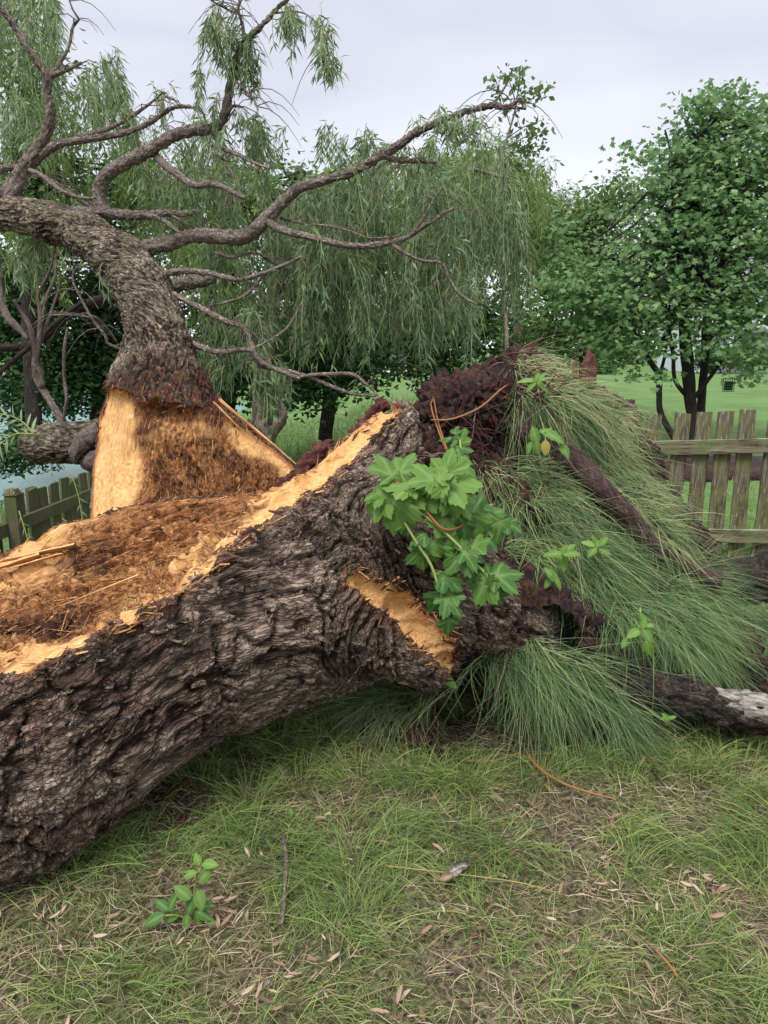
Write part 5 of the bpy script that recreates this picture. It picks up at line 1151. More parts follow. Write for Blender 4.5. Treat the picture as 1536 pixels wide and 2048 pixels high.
tree('willow_tree', 'drooping grey-green willow crown seen against the sky right of centre', 'tree', gpt(1040, 790),
     [[(1040, 800, 9, 20), (1035, 650, 8, 20), (1030, 500, 6, 20), (1020, 360, 4, 20)]], [], [(1010, 400, 80, 90, 20, 1.3), (1090, 470, 70, 60, 20, 1.3), (940, 380, 90, 70, 20, 1.3)], 5000, .2, M['mid_leaf'], M['bark_trunk'], 104, per=20, rad=.4,
     strand=[(880, 330, 1000, 275, 90, 18, 20, 80, 260), (1000, 275, 1080, 340, 90, 18, 20, 90, 300), (1070, 350, 1140, 420, 70, 18, 20, 80, 200), (1120, 400, 1180, 440, 40, 19, 21, 60, 140)])
tree('willow_tree', 'pale hazy willow crown hanging in at the upper left corner', 'tree', gpt(60, 900, -.4),
     [[(70, 900, 16, 11), (60, 700, 14, 11), (50, 500, 10, 11), (40, 300, 7, 11)]], [[(55, 560, 7, 11), (180, 420, 5, 11), (280, 330, 3, 11)]], [(60, 380, 120, 120, 11, 1.0), (200, 400, 120, 100, 11, 1.0), (40, 150, 60, 100, 10, .6), (300, 420, 110, 90, 11, 1.0)], 7000, .12, M['mid_leaf'], M['bark_dark'], 105, per=20, rad=.28,
     strand=[(-20, -20, 100, 10, 70, 8, 9.5, 80, 260), (-10, 180, 140, 220, 90, 9, 11, 80, 260), (120, 150, 230, 180, 60, 9, 11, 50, 170), (180, 260, 330, 300, 90, 9.5, 11, 70, 260), (330, 290, 480, 330, 60, 9.5, 11, 80, 250), (0, 430, 140, 420, 60, 8, 10, 80, 230)])
# dark wood behind the left side and the middle
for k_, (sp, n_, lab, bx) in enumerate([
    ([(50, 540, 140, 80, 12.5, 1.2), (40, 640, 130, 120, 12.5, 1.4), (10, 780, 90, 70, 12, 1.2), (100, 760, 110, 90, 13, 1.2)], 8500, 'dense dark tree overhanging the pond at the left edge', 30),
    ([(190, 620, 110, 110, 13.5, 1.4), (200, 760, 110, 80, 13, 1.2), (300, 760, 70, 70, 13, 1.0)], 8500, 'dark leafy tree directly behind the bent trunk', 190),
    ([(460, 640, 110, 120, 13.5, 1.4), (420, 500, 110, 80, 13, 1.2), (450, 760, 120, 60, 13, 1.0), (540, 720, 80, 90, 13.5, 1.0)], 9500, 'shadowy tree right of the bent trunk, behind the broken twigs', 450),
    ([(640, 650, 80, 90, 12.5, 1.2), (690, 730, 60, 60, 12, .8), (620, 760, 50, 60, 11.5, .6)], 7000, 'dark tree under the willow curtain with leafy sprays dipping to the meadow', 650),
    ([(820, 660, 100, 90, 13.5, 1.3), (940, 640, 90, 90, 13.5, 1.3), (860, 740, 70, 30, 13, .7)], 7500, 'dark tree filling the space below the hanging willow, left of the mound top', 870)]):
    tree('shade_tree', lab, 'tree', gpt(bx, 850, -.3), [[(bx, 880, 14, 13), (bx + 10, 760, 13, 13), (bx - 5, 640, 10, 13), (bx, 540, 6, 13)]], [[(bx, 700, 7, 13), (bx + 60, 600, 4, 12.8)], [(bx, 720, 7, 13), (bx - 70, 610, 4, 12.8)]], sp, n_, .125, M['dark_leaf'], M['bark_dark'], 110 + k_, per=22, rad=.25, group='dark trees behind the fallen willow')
# far tree line past pond and road
fr = np.random.default_rng(5)
for k_ in range(2, 13):
    x = -460 + k_ * 165; dd = 62 + 14 * (k_ % 3); top = 585 + 25 * math.sin(k_ * 1.9); base = 735
    sp = [(x, (top + base) / 2 + 10, 95, (base - top) / 2, dd, 4.0), (x + 50, (top + base) / 2 + 25, 70, (base - top) / 2.6, dd + 2, 3.5)]
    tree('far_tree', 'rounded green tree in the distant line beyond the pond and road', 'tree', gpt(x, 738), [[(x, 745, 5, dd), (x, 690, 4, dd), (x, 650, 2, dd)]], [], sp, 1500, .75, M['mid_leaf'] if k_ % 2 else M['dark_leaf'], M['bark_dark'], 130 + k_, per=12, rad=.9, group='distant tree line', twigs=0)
# dark low shrubs near the pond
for k_, (sp, lab) in enumerate([([(60, 905, 55, 30, 8.5, .4), (110, 870, 40, 20, 8.8, .4), (20, 900, 40, 60, 8.2, .4)], 'dark-leaved bush over the pond edge at the left'), ([(1205, 735, 22, 16, 42, .9), (1190, 742, 18, 12, 42, .9)], 'small round dark shrub in a bed on the far lawn')]):
    tree('shrub', lab, 'shrub', gpt(sp[0][0], 950 if k_ == 0 else 752), [], [], sp, 2600 if k_ == 0 else 700, .07 if k_ == 0 else .3, M['dark_leaf'], M['bark_dark'], 160 + k_, per=14, rad=.12 if k_ == 0 else .25)
for k_, (sx, lab) in enumerate([(1415, 'left of three clipped shrubs in front of the far house'), (1462, 'middle of three clipped shrubs in front of the far house'), (1515, 'right of three clipped shrubs in front of the far house')]):
    tree('shrub', lab, 'shrub', gpt(sx, 742), [], [], [(sx, 722 - 4 * k_ % 5, 26, 20, 44, 1.0)], 900, .28, M['dark_leaf'] if k_ != 1 else M['mid_leaf'], M['bark_dark'], 170 + k_, per=12, rad=.22, group='shrubs by the far house')
# leafy sprig above the long branch
spg = empty('sprig_tree', gpt(1010, 800), 'slim young tree, its small oval leaves against the sky past the long branch tip', 'tree')
p, r_ = pxtube([(1015, 800, 5, 7), (1010, 600, 4, 7), (985, 380, 3, 7), (1010, 290, 2.5, 7), (1030, 220, 2, 7), (1040, 150, 1.2, 7)]); tube('trunk', p, r_, M['bark_branch'], spg, segs=6, knob=.1)
r = np.random.default_rng(9); sg = [(1010, 290), (1030, 225), (1040, 165)]; CC = []
for (sx, sy, ex, ey) in [(1005, 300, 1095, 260), (1010, 280, 1085, 240), (1025, 230, 1105, 175), (1030, 210, 1080, 170), (1038, 180, 1040, 135), (1020, 250, 985, 145), (1010, 290, 1060, 300), (1000, 320, 1090, 290), (1030, 200, 1010, 145), (995, 340, 1060, 330)]:
    p, r_ = pxtube([(sx, sy, 1.2, 7), ((sx + ex) / 2, (sy + ey) / 2 - 6, 1, 7 + r.normal(0, .1)), (ex, ey, .6, 7 + r.normal(0, .15))]); tube('twig', p, r_, M['bark_branch'], spg, segs=5, knob=0)
    a = spline(p, 16); CC.append(a[3:] + r.normal(0, .02, (13, 3)))
CC = np.repeat(np.concatenate(CC), 3, 0); V, F, A_ = leaf_cloud(CC + r.normal(0, .03, CC.shape), norm(r.normal(size=CC.shape) + [0, -.5, .6]), np.full(len(CC), .075), r, LEAF2, rnd=r.uniform(.2, .7, len(CC)), droop=.6); tag(mesh_np('foliage', V, F, M['mid_leaf'], spg, A_), kind='stuff')
print('trees', time.time() - T0)
# ------------------------------------------------------------------ bird feeder, stump, mulch, snag
fc_ = P(1457, 770, 9.3); fe = empty('bird_feeder', fc_, 'small green wire cage feeder hanging under the maple', 'bird feeder')
for dx in (-.055, -.027, 0, .027, .055):
    for dy in (-.03, .03): box('wire', (fc_[0] + dx, fc_[1] + dy, fc_[2]), (.006, .006, .16), M['feeder'], fe)
for dz in (-.08, -.04, 0, .04, .08): box('band', (fc_[0], fc_[1], fc_[2] + dz), (.12, .07, .006), M['feeder'], fe)
box('food_block', (fc_[0], fc_[1], fc_[2] - .01), (.09, .045, .11), M['mulch'], fe); box('hanger', (fc_[0], fc_[1], fc_[2] + .16), (.004, .004, .17), M['feeder'], fe)
for rows, lab in (([(1172, 790, 12, 7), (1170, 740, 11, 7), (1178, 715, 9, 7), (1176, 700, 4, 7)], 'taller broken reddish stump behind the mound top'), ([(1150, 790, 7, 6.8), (1150, 750, 6, 6.8), (1150, 724, 5, 6.8)], 'short thin reddish stub beside the taller broken stump'), ([(1182, 800, 11, 7.2), (1182, 745, 10, 7.2), (1181, 710, 9, 7.2)], 'grey-brown trunk stub just right of the broken reddish stump')):
    p, r_ = pxtube(rows); tag(tube('stump', p, r_, M['redbark'] if 'reddish' in lab else M['bark_trunk'], None, segs=12, knob=.2, step=.03), lab, 'stump')
mb = gpt(1430, 930, .15); vv_, ff_, gg_ = tube_data([mb + [-1.6, 0, -.12], mb + [-.6, -.3, -.08], mb + [.8, -.2, -.08], mb + [2.4, 0, -.12]], [.35, .55, .55, .3], segs=18, step=.05, knob=.25)
vv_ = (vv_ - mb) * [1, 1.2, .25] + mb; tag(mesh_np('mulch_bed', vv_, ff_, M['soil'], smooth=True), kind='structure')
mb = gpt(1205, 757); vv_, ff_, gg_ = tube_data([mb + [-1.8, 0, -.1], mb + [0, -.3, -.1], mb + [1.8, 0, -.1]], [.5, .9, .4], segs=14, step=.2, knob=.2); vv_ = (vv_ - mb) * [1, 1, .35] + mb; tag(mesh_np('mulch_bed', vv_, ff_, M['soil'], smooth=True), kind='structure')
sn = empty('dead_branch', P(128, 860, 4.6) * [1, 1, 1], 'bare grey-brown snag rising behind the limb stub at the left', 'dead branch')
for rows in ([(132, 900, 9, 4.6), (128, 855, 9, 4.6), (115, 826, 9, 4.62), (94, 792, 8, 4.65), (76, 761, 8.5, 4.65), (70, 727, 8, 4.65), (75, 696, 7, 4.65), (80, 662, 6, 4.65), (80, 626, 5, 4.65), (77, 590, 4, 4.65), (100, 540, 3, 4.6), (108, 500, 2, 4.6)], [(125, 846, 4, 4.6), (133, 800, 4, 4.55), (128, 753, 4, 4.55), (129, 696, 4, 4.5), (135, 655, 2.5, 4.5)],
             [(72, 712, 6, 4.65), (60, 655, 6, 4.6), (45, 628, 5, 4.6), (28, 600, 4, 4.55)], [(78, 690, 5, 4.65), (96, 640, 3.5, 4.7), (114, 590, 3, 4.75), (124, 560, 2, 4.8), (150, 545, 2, 4.8)], [(80, 650, 4, 4.65), (95, 590, 4, 4.6), (112, 545, 3, 4.6), (108, 470, 2, 4.6)], [(84, 775, 8, 4.64), (80, 740, 6, 4.62), (64, 730, 3, 4.6)]):
    p, r_ = pxtube(rows); tube('branch', p, r_ * .82, M['bark_dead'], sn, segs=10, knob=.2, step=.02, flute=.06)
p, r_ = pxtube([(-40, 400, 5, 4.4), (-8, 500, 6, 4.4), (0, 590, 7, 4.4), (14, 632, 8, 4.4), (32, 652, 7, 4.4), (54, 676, 3, 4.4)]); tag(tube('hanging_branch', p, r_, M['bark_dead'], None, segs=10, knob=.15, step=.02), 'snapped brown branch end hanging in at the left edge', 'branch')
for rows, lab in (([(-60, 690, 9, 5.6), (60, 690, 8, 5.6), (150, 620, 9, 5.8), (240, 590, 12, 6.0)], 'long dark bough slanting behind the snag towards the bent trunk'), ([(-20, 760, 4, 5.4), (40, 710, 5, 5.4), (120, 640, 5, 5.5), (170, 600, 4, 5.5)], 'thin bough crossing low behind the snag')):
    p, r_ = pxtube(rows); tag(tube('bough', p, r_, M['bark_dark'], None, segs=10, knob=.15, step=.04), lab, 'branch', 'shaded boughs behind the snag')

# ------------------------------------------------------------------ leafy plants: every leaf its own part
def lobed_leaf_mesh(seed, size=1.0, name='leaf', lobes=5, n=7, rn=None):
    """palmate, coarsely toothed leaf with raised main veins; base at the origin, tip along +Y."""
    r = np.random.default_rng(seed)
    if lobes == 5: tips = [(-2.05, .58), (-1.02, .88), (0, .95), (1.02, .88), (2.05, .58)]
    else: tips = [(-1.15, .78), (0, .98), (1.15, .78)]
    ring = []; c = np.array([0, .12])
    def pol(a, R): return np.array([math.sin(a), math.cos(a)]) * R + c
    ring.append(pol(-2.75, .20))
    for k_, (a, R) in enumerate(tips):
        hw = .47 if lobes == 5 else .55
        for (da, rr, vn) in ((-hw, .66, 0), (-hw * .78, .82, 0), (-hw * .70, .78, 0), (-hw * .44, .93, 0), (-hw * .36, .88, 0), (0, 1.02, 1), (hw * .36, .88, 0), (hw * .44, .93, 0), (hw * .70, .78, 0), (hw * .78, .82, 0), (hw, .66, 0)):
            ring.append(pol(a + da, R * rr * (1 + r.normal(0, .045))))
    ring.append(pol(2.75, .20)); ring = np.array(ring); m = len(ring)
    mids = c + (ring - c) * .55; base = np.array([[0, 0.0]])
    V2 = np.concatenate([base, [c], mids, ring])
    vein = np.zeros(len(V2)); vein[1] = 1
    for k_ in range(len(tips)): i = 1 + k_ * 11 + 5; vein[2 + i] = .8; vein[2 + m + i] = .2
    rad = np.linalg.norm(V2, axis=1); z = -.32 * rad ** 2 * r.uniform(.5, 1.4) + .05 * np.sin(np.arctan2(V2[:, 0], V2[:, 1] - .1) * 5 + 1.0) * rad - .05 * vein + r.normal(0, .012, len(V2))
    V = np.c_[V2, z] * size
    q = []; t = []
    for i in range(m - 1): t.append([1, 2 + i + 1, 2 + i]); q.append([2 + i, 2 + i + 1, 2 + m + i + 1, 2 + m + i])
    t += [[0, 1, 2], [0, 2 + m - 1, 1], [0, 2, 2 + m], [0, 2 + m + m - 1, 2 + m - 1]]
    return mesh_np(name, V, [np.array(q), np.array(t)], M['sapling'], attrs={'vein': vein, 'rnd': np.full(len(V), r.uniform(0, .55) if rn is None else rn)}, mesh_only=True, smooth=True)
def oval_leaf_mesh(seed, name='leaf', wd=.6, tooth=.0, rn=None):
    r = np.random.default_rng(seed); L = 9; V = []; A_ = []
    for k_ in range(L + 1):
        t = k_ / L; w_ = wd * .5 * math.sin(math.pi * t ** .85) ** .8 if 0 < t < 1 else .004
        w_ *= 1 + tooth * (1 if k_ % 2 else -1); zc = -.30 * t * t
        for s_, zz in ((-1, .10), (-.5, .03), (0, -.02), (.5, .03), (1, .10)): V.append([s_ * w_, t, zc + zz * w_ * 1.6]); A_.append(1.0 if s_ == 0 else 0)
    i = np.arange(L)[:, None] * 5; j = np.arange(4)[None]; q = np.stack([i + j, i + j + 1, i + j + 6, i + j + 5], -1).reshape(-1, 4)
    return mesh_np(name, np.array(V), q, M['sapling'], attrs={'vein': np.array(A_) * .8, 'rnd': np.full(len(V), r.uniform(0, 1) if rn is None else rn)}, mesh_only=True, smooth=True)
from mathutils import Matrix
def place_leaf(me, par, pos, up, tip, size, petiole=None):
    y_ = Vector(tip).normalized(); z_ = Vector(up); z_ = (z_ - y_ * z_.dot(y_)).normalized(); x_ = y_.cross(z_)
    o = bpy.data.objects.new('leaf', me); C.objects.link(o); o.parent = par; o.matrix_parent_inverse = par.matrix_basis.inverted()
    R = Matrix((x_, y_, z_)).transposed().to_4x4(); o.matrix_basis = Matrix.Translation(Vector(pos)) @ R @ Matrix.Scale(size, 4); return o
LM = [lobed_leaf_mesh(s_, lobes=5) for s_ in range(6)] + [lobed_leaf_mesh(50 + s_, lobes=3) for s_ in range(3)]
LT = [lobed_leaf_mesh(80 + s_, lobes=5, rn=.5 + .06 * s_) for s_ in range(6)]
sap = empty('sapling', P(940, 1060, 2.75), 'leafy sapling with large lobed leaves on yellow stems, sprouting in front of the log', 'sapling')
def stem(rows, mat=M['stem_green'], par=sap, name='stem'):
    p, r_ = pxtube(rows); return tube(name, p, r_, mat, par, segs=7, knob=0, step=.02), spline(p, 20)
dS = 2.48
stem([(985, 1010, 3, 2.75), (900, 1060, 3, dS), (850, 1020, 3, dS), (790, 960, 2.5, dS)], M['stem_red'])
_, s1 = stem([(800, 1030, 2.4, dS), (833, 1085, 3, dS), (862, 1130, 3, dS), (880, 1185, 2.6, dS), (893, 1230, 2, dS)])
_, s2 = stem([(848, 1030, 2.4, dS), (895, 1070, 3.2, dS), (940, 1115, 3, dS), (978, 1155, 2.4, dS), (995, 1175, 2, dS)])
_, s3 = stem([(880, 940, 3, dS), (900, 985, 3, 2.52), (930, 1020, 3, 2.6), (985, 1010, 2.5, 2.75)])
_, s4 = stem([(920, 880, 2, 2.75), (925, 930, 2.6, 2.72), (935, 990, 3, 2.7), (960, 1040, 3, 2.75)])
LP = [  # px, py of the leaf middle, tip direction in the photo (right, down), size px, toward-camera tilt, mesh, distance offset
 (778, 932, -.3, -1, 80, .9, 0, 0), (806, 928, .4, -1, 70, .7, 1, .02), (752, 985, -1, .1, 60, .7, 2, .01), (757, 1012, -.8, .9, 62, .8, 3, 0), (785, 1028, -.1, 1, 92, .9, 4, -.02), (822, 1022, .25, 1, 84, .9, 0, -.01), (800, 970, -.6, -.3, 60, .5, 5, -.03), (830, 975, .8, -.4, 66, .7, 1, .0),
 (855, 945, -.6, -.8, 66, .8, 2, -.03), (893, 930, .1, -1, 74, .8, 3, -.02), (870, 960, -.7, .3, 70, .7, 4, -.04), (920, 962, 1, -.15, 78, .8, 5, -.03), (905, 1000, .8, .8, 76, .8, 0, -.02), (868, 1010, -.1, 1, 82, .9, 1, -.02), (845, 1000, -.7, .7, 66, .8, 2, 0), (930, 1010, .7, .7, 60, .7, 3, .02), (890, 985, .3, .8, 50, .6, 4, -.06), (882, 950, .2, -.7, 50, .4, 5, -.05),
 (955, 1010, .3, -.6, 56, .6, 6, .1), (965, 1030, .6, .7, 56, .7, 7, .1), (990, 1035, 1, .1, 60, .7, 1, .12), (1000, 1058, -.1, 1, 56, .7, 2, .1), (1025, 1050, .9, .2, 42, .7, 6, .12), (950, 1048, .1, 1, 56, .8, 8, .08), (905, 1040, -.2, 1, 60, .8, 3, .03), (885, 1052, -.4, .8, 56, .7, 4, 0), (930, 1060, .3, 1, 52, .7, 7, .06), (985, 1085, .9, .7, 40, .7, 6, .1),
 (792, 1046, -1, .1, 34, .6, 8, .03), (812, 1052, .4, .6, 28, .5, 7, .03), (838, 1075, -.9, .2, 44, .8, 6, 0), (870, 1100, .2, .9, 52, .8, 4, .02), (845, 1115, .3, 1, 46, .8, 5, .03), (862, 1090, .5, -.4, 40, .8, 1, .03), (915, 1082, -.2, -1, 50, .7, 2, .02), (958, 1085, .7, -.6, 50, .8, 0, .01), (945, 1105, 1, -.1, 56, .8, 5, -.02), (915, 1115, -.8, .5, 62, .9, 3, -.01), (912, 1125, .1, 1, 50, .8, 4, .0), (945, 1120, .9, .8, 44, .8, 2, .02),
 (878, 1160, -.5, .9, 46, .8, 7, .0), (900, 1160, .7, .2, 56, .9, 6, -.01), (905, 1175, .3, 1, 44, .8, 8, .0), (875, 1205, -.4, 1, 52, .9, 7, .0), (905, 1205, .9, .4, 58, .9, 5, -.02), (895, 1232, -.4, 1, 36, .8, 6, 0), (898, 1252, .1, 1, 48, .8, 7, -.01), (912, 1190, .8, -.3, 40, .7, 1, 0),
 (958, 1150, -.7, -.6, 50, .7, 6, .03), (1010, 1145, .9, -.5, 68, .9, 5, -.02), (1008, 1165, .9, .6, 50, .8, 7, -.01), (962, 1180, -.6, 1, 66, .9, 0, -.01), (985, 1165, .0, .5, 36, .4, 8, -.04), (998, 1195, .4, 1, 30, .7, 6, 0), (980, 1150, -.2, -1, 38, .6, 7, 0),
 (905, 880, -.8, -.3, 30, .7, 6, .28), (893, 875, -1, -.3, 26, .7, 7, .28), (922, 875, .1, -1, 34, .7, 8, .27), (925, 895, .8, -.2, 38, .7, 6, .25), (905, 900, -.8, .2, 38, .7, 7, .25), (932, 915, .9, .3, 42, .7, 8, .22), (915, 925, -.7, .5, 42, .7, 6, .22), (943, 940, .9, .2, 40, .8, 7, .2), (900, 918, -.9, -.3, 36, .8, 6, .2), (948, 965, .8, .6, 46, .8, 0, .16), (925, 945, -.2, .9, 44, .8, 8, .15), (910, 860, .2, -.8, 22, .5, 6, .28)]
r = np.random.default_rng(4)
for li_, (px, py, dx, dy, sz, tilt, mi, do) in enumerate(LP):
    d = dS + do; tip = RIGHT * dx - UP * dy + FWD * r.uniform(-.5, .25) + np.array([0, 0, -.15]); tip = norm(tip)
    up = -FWD * tilt + UP * (.75 + r.uniform(-.2, .3)) + RIGHT * r.normal(0, .35); s = sz / FPX * d * r.uniform(.7, .98)
    ctr = P(px, py, d); place_leaf(LT[mi] if li_ < 18 else LM[mi], sap, ctr - tip * s * .45, up, tip, s)
    base = ctr - tip * s * .45
    allst = np.concatenate([s1, s2, s3, s4]); j = np.argmin(np.linalg.norm(allst - base, axis=1)); q_ = allst[j]
    if np.linalg.norm(q_ - base) < .12 and np.linalg.norm(q_ - base) > .01: tube('petiole', [q_, (q_ + base) / 2 + [0, 0, .008], base], [.0014, .0012, .001], M['stem_green'], sap, segs=5, knob=0, step=.02)

def herb(name, label, cat, base, stems, leaves, meshes, group=None, smat=None):
    e_ = empty(name, base, label, cat, group)
    for rows in stems: stem(rows, smat or M['stem_green'], e_)
    for (px, py, dx, dy, sz, d, mi) in leaves:
        tip = norm(RIGHT * dx - UP * dy - FWD * r.uniform(-.1, .5)); up = -FWD * .7 + UP * .8 + RIGHT * r.normal(0, .3); s = sz / FPX * d
        place_leaf(meshes[mi % len(meshes)], e_, P(px, py, d) - tip * s * .5, up, tip, s)
    return e_
OM = [oval_leaf_mesh(1, wd=.62, rn=.85), oval_leaf_mesh(2, wd=.55, rn=.2), oval_leaf_mesh(3, wd=.6, rn=.55)]
TM = [oval_leaf_mesh(4, wd=.55, tooth=.10, rn=.9), oval_leaf_mesh(5, wd=.6, tooth=.10, rn=.6)]
herb('seedling', 'small seedling with rounded glossy leaves growing in the lawn, lower left', 'seedling', gpt(385, 1845), [[(384, 1850, 2.5, 2.14), (387, 1800, 2.2, 2.11), (392, 1760, 2, 2.08), (398, 1720, 1.5, 2.05)], [(384, 1845, 2, 2.14), (355, 1830, 1.8, 2.1), (325, 1832, 1.5, 2.08)]],
     [(395, 1719, -.4, -1, 26, 2.05, 0), (418, 1727, 1, -.2, 34, 2.04, 0), (408, 1750, .5, -.8, 48, 2.05, 2), (380, 1748, -1, .1, 28, 2.06, 0), (366, 1785, -.7, -.7, 42, 2.08, 2), (400, 1800, .4, .9, 40, 2.06, 0), (380, 1812, -.3, .8, 36, 2.09, 1), (325, 1810, -.8, -.7, 34, 2.08, 1), (343, 1805, .3, -1, 40, 2.08, 1), (308, 1838, -1, .25, 44, 2.07, 1), (345, 1832, -.5, .2, 34, 2.1, 2), (405, 1828, 1, .2, 40, 2.1, 1), (396, 1845, .2, .9, 34, 2.1, 1), (372, 1845, -.3, .9, 34, 2.1, 2), (412, 1812, .8, -.4, 30, 2.1, 1), (355, 1790, -.9, .2, 28, 2.1, 1), (420, 1842, .9, .3, 26, 2.1, 2)], OM)
def sprout(px, py, d, n, sz, label, spread=30, meshes=TM, seed=0, hang=0.0):
    rr = np.random.default_rng(seed); ls = [];
    for k_ in range(n): a = 2 * math.pi * k_ / n + rr.normal(0, .3); ls.append((px + math.sin(a) * spread * .8, py - math.cos(a) * spread * .55 - 4 * k_ / n, math.sin(a), -math.cos(a) * .7 - .15 + hang, sz * rr.uniform(.7, 1.15), d + rr.normal(0, .01), int(rr.integers(0, 9))))
    ls.append((px, py - spread * .3, .2, -.9, sz * .6, d - .01, 0))
    return herb('sprout', label, 'plant', P(px, py + spread * .5, d), [[(px + 2, py + spread * .7, 1.8, d + .02), (px, py - spread * .3, 1.2, d)]], ls, meshes, 'broadleaf sprouts on the mound and lawn')
W1 = [oval_leaf_mesh(14, wd=.40, rn=.95), oval_leaf_mesh(15, wd=.36, rn=.7)]
sprout(1072, 762, 3.12, 5, 38, 'bright green weed with narrow pointed leaves near the top of the mound', 20, W1, 3)
herb('sprout', 'weed with one broad leaf and a yellowed leaf on the upper mound', 'plant', P(1075, 880, 3.05), [[(1065, 900, 1.6, 3.08), (1078, 868, 1.5, 3.05), (1095, 862, 1.2, 3.02)]], [(1105, 868, .9, .3, 56, 3.02, 1), (1070, 870, -.3, -.8, 36, 3.04, 1), (1058, 895, -.4, .8, 26, 3.05, 1), (1075, 895, .1, 1, 30, 3.03, 1), (1130, 900, .6, .8, 34, 3.03, 1)], TM, 'broadleaf sprouts on the mound and lawn')
yl = oval_leaf_mesh(33, wd=.62); yl.materials[0] = N('yellow_leaf').leaf((.48, .38, .10), .3)
ps_ = bpy.data.objects['sprout.001']; o = place_leaf(yl, ps_, P(1090, 880, 3.0), -FWD, norm(-UP * 1.0 + RIGHT * .1), .062); o['label'] = 'yellowed leaf'
sprout(1125, 1108, 2.92, 4, 42, 'pale broadleaf weed lying in the grass on the middle ledge', 24, TM, 3); sprout(1195, 1095, 2.95, 6, 30, 'light green weed with small toothed leaves on the right of the middle ledge', 24, TM, 4)
sprout(1108, 1160, 2.85, 3, 36, 'two-leaved weed hanging beside the sapling on the mound', 20, TM, 5, .4)
herb('sprout', 'nettle-like sprout with toothed leaves hanging on the right slope of the mound', 'plant', P(1283, 1270, 2.8), [[(1280, 1215, 1.5, 2.82), (1285, 1260, 1.8, 2.8), (1295, 1285, 1.4, 2.79)]], [(1287, 1248, .2, -.9, 28, 2.79, 0), (1268, 1265, -1, .4, 34, 2.8, 0), (1297, 1272, .5, .8, 38, 2.79, 1), (1297, 1298, .2, 1, 40, 2.78, 0), (1285, 1235, -.2, -1, 22, 2.8, 1), (1300, 1250, 1, -.3, 20, 2.8, 0), (1250, 1285, -.8, .7, 26, 2.82, 1)], TM, 'broadleaf sprouts on the mound and lawn')
sprout(888, 1362, 2.82, 3, 34, 'small weed at the centre of the foot of the mound', 18, TM, 7, .3); sprout(1337, 1440, 2.75, 4, 18, 'tiny weed in the grass below the black root', 12, TM, 8)
sprout(585, 1632, 2.6, 4, 20, 'tiny bright sprout in the lawn below the log', 14, TM, 9); sprout(515, 1612, 2.6, 3, 16, 'very small clover-like sprout left of the tiny bright sprout', 12, TM, 10)
sprout(1040, 1735, 2.3, 2, 12, 'single round-leaved sprout in the open lawn', 8, OM, 11); sprout(534, 1762, 2.3, 3, 14, 'clover-like sprout beside the upright stick', 9, OM, 12)
# willow sprig with pale leaves at the left, in front of the limb
def sprig(rows, label, n, sz, seed):
    p, r_ = pxtube(rows); e_ = empty('willow_sprig', p[0], label, 'twig', 'loose willow sprigs'); tube('stem', p, r_, M['stem_green'], e_, segs=5, knob=0, step=.02)
    a = spline(p, n); rr = np.random.default_rng(seed); me = SM
    for k_ in range(1, n):
        t = norm(a[k_] - a[k_ - 1]); s = 1 if k_ % 2 else -1; sd_ = norm(np.cross(t, -FWD)) * s; place_leaf(me, e_, a[k_], -FWD + rr.normal(0, .3, 3), norm(t * .8 + sd_ * .8 + np.array([0, 0, -.2])), sz * rr.uniform(.7, 1.1))
SM = oval_leaf_mesh(40, wd=.17, rn=.5); SM.materials[0] = N('pale_willow_leaf').leaf((.22, .33, .16), .3)
sprig([(68, 870, 1.6, 3.6), (50, 848, 1.5, 3.6), (22, 832, 1.2, 3.58), (-20, 826, 1, 3.55)], 'upper pale willow sprig reaching in from the left edge', 14, .075, 1); sprig([(66, 868, 1.6, 3.6), (30, 868, 1.3, 3.6), (5, 885, 1, 3.58), (-20, 910, 1, 3.55)], 'lower pale willow sprig reaching in from the left edge', 12, .075, 2)
sprig([(140, 940, 1.2, 3.9), (155, 985, 1.1, 3.9), (162, 1020, 1, 3.9), (166, 1050, .8, 3.9)], 'thin willow sprig hanging before the left fence', 9, .055, 3); sprig([(38, 1022, 1.2, 3.7), (50, 1060, 1.1, 3.7), (58, 1090, .8, 3.7)], 'short willow sprig hanging before the left fence post', 7, .05, 4)

# ------------------------------------------------------------------ litter on the lawn
def stick(rows, label, mat=M['bark_dead'], knob=.18):
    p = np.array([gpt(a, b) for a, b, _ in rows]); p[:, 2] = ground_z(p[:, 0], p[:, 1]) + .045; rr = np.array([c for *_, c in rows]); return tag(tube('stick', p, rr, mat, None, segs=8, step=.012, knob=knob), label, 'stick')
stick([(565, 1692, .006), (573, 1740, .008), (570, 1800, .007), (567, 1855, .006), (564, 1878, .004)], 'grey-brown stick lying upright in the picture, right of the seedling')
stick([(1052, 1535, .006), (1080, 1565, .006), (1120, 1590, .005), (1170, 1610, .004), (1228, 1625, .003)], 'forked reddish twig on the grass below the mound', M['stem_red'])
stick([(930, 1542, .003), (985, 1545, .003), (1040, 1533, .004)], 'thin orange twig lying left of the forked twig', M['stem_red'], 0)
stick([(770, 1760, .002), (900, 1770, .002), (1030, 1783, .002), (1110, 1805, .0015)], 'long thin straw-coloured stem crossing the lawn', M['twig'], 0)
stick([(1300, 1565, .003), (1328, 1600, .002)], 'short dark twig in the lawn at the right', M['bark_dark'])
stick([(1305, 1925, .003), (1330, 1955, .004), (1352, 1985, .003)], 'small orange twig lying at the lower right of the lawn', M['stem_red'])
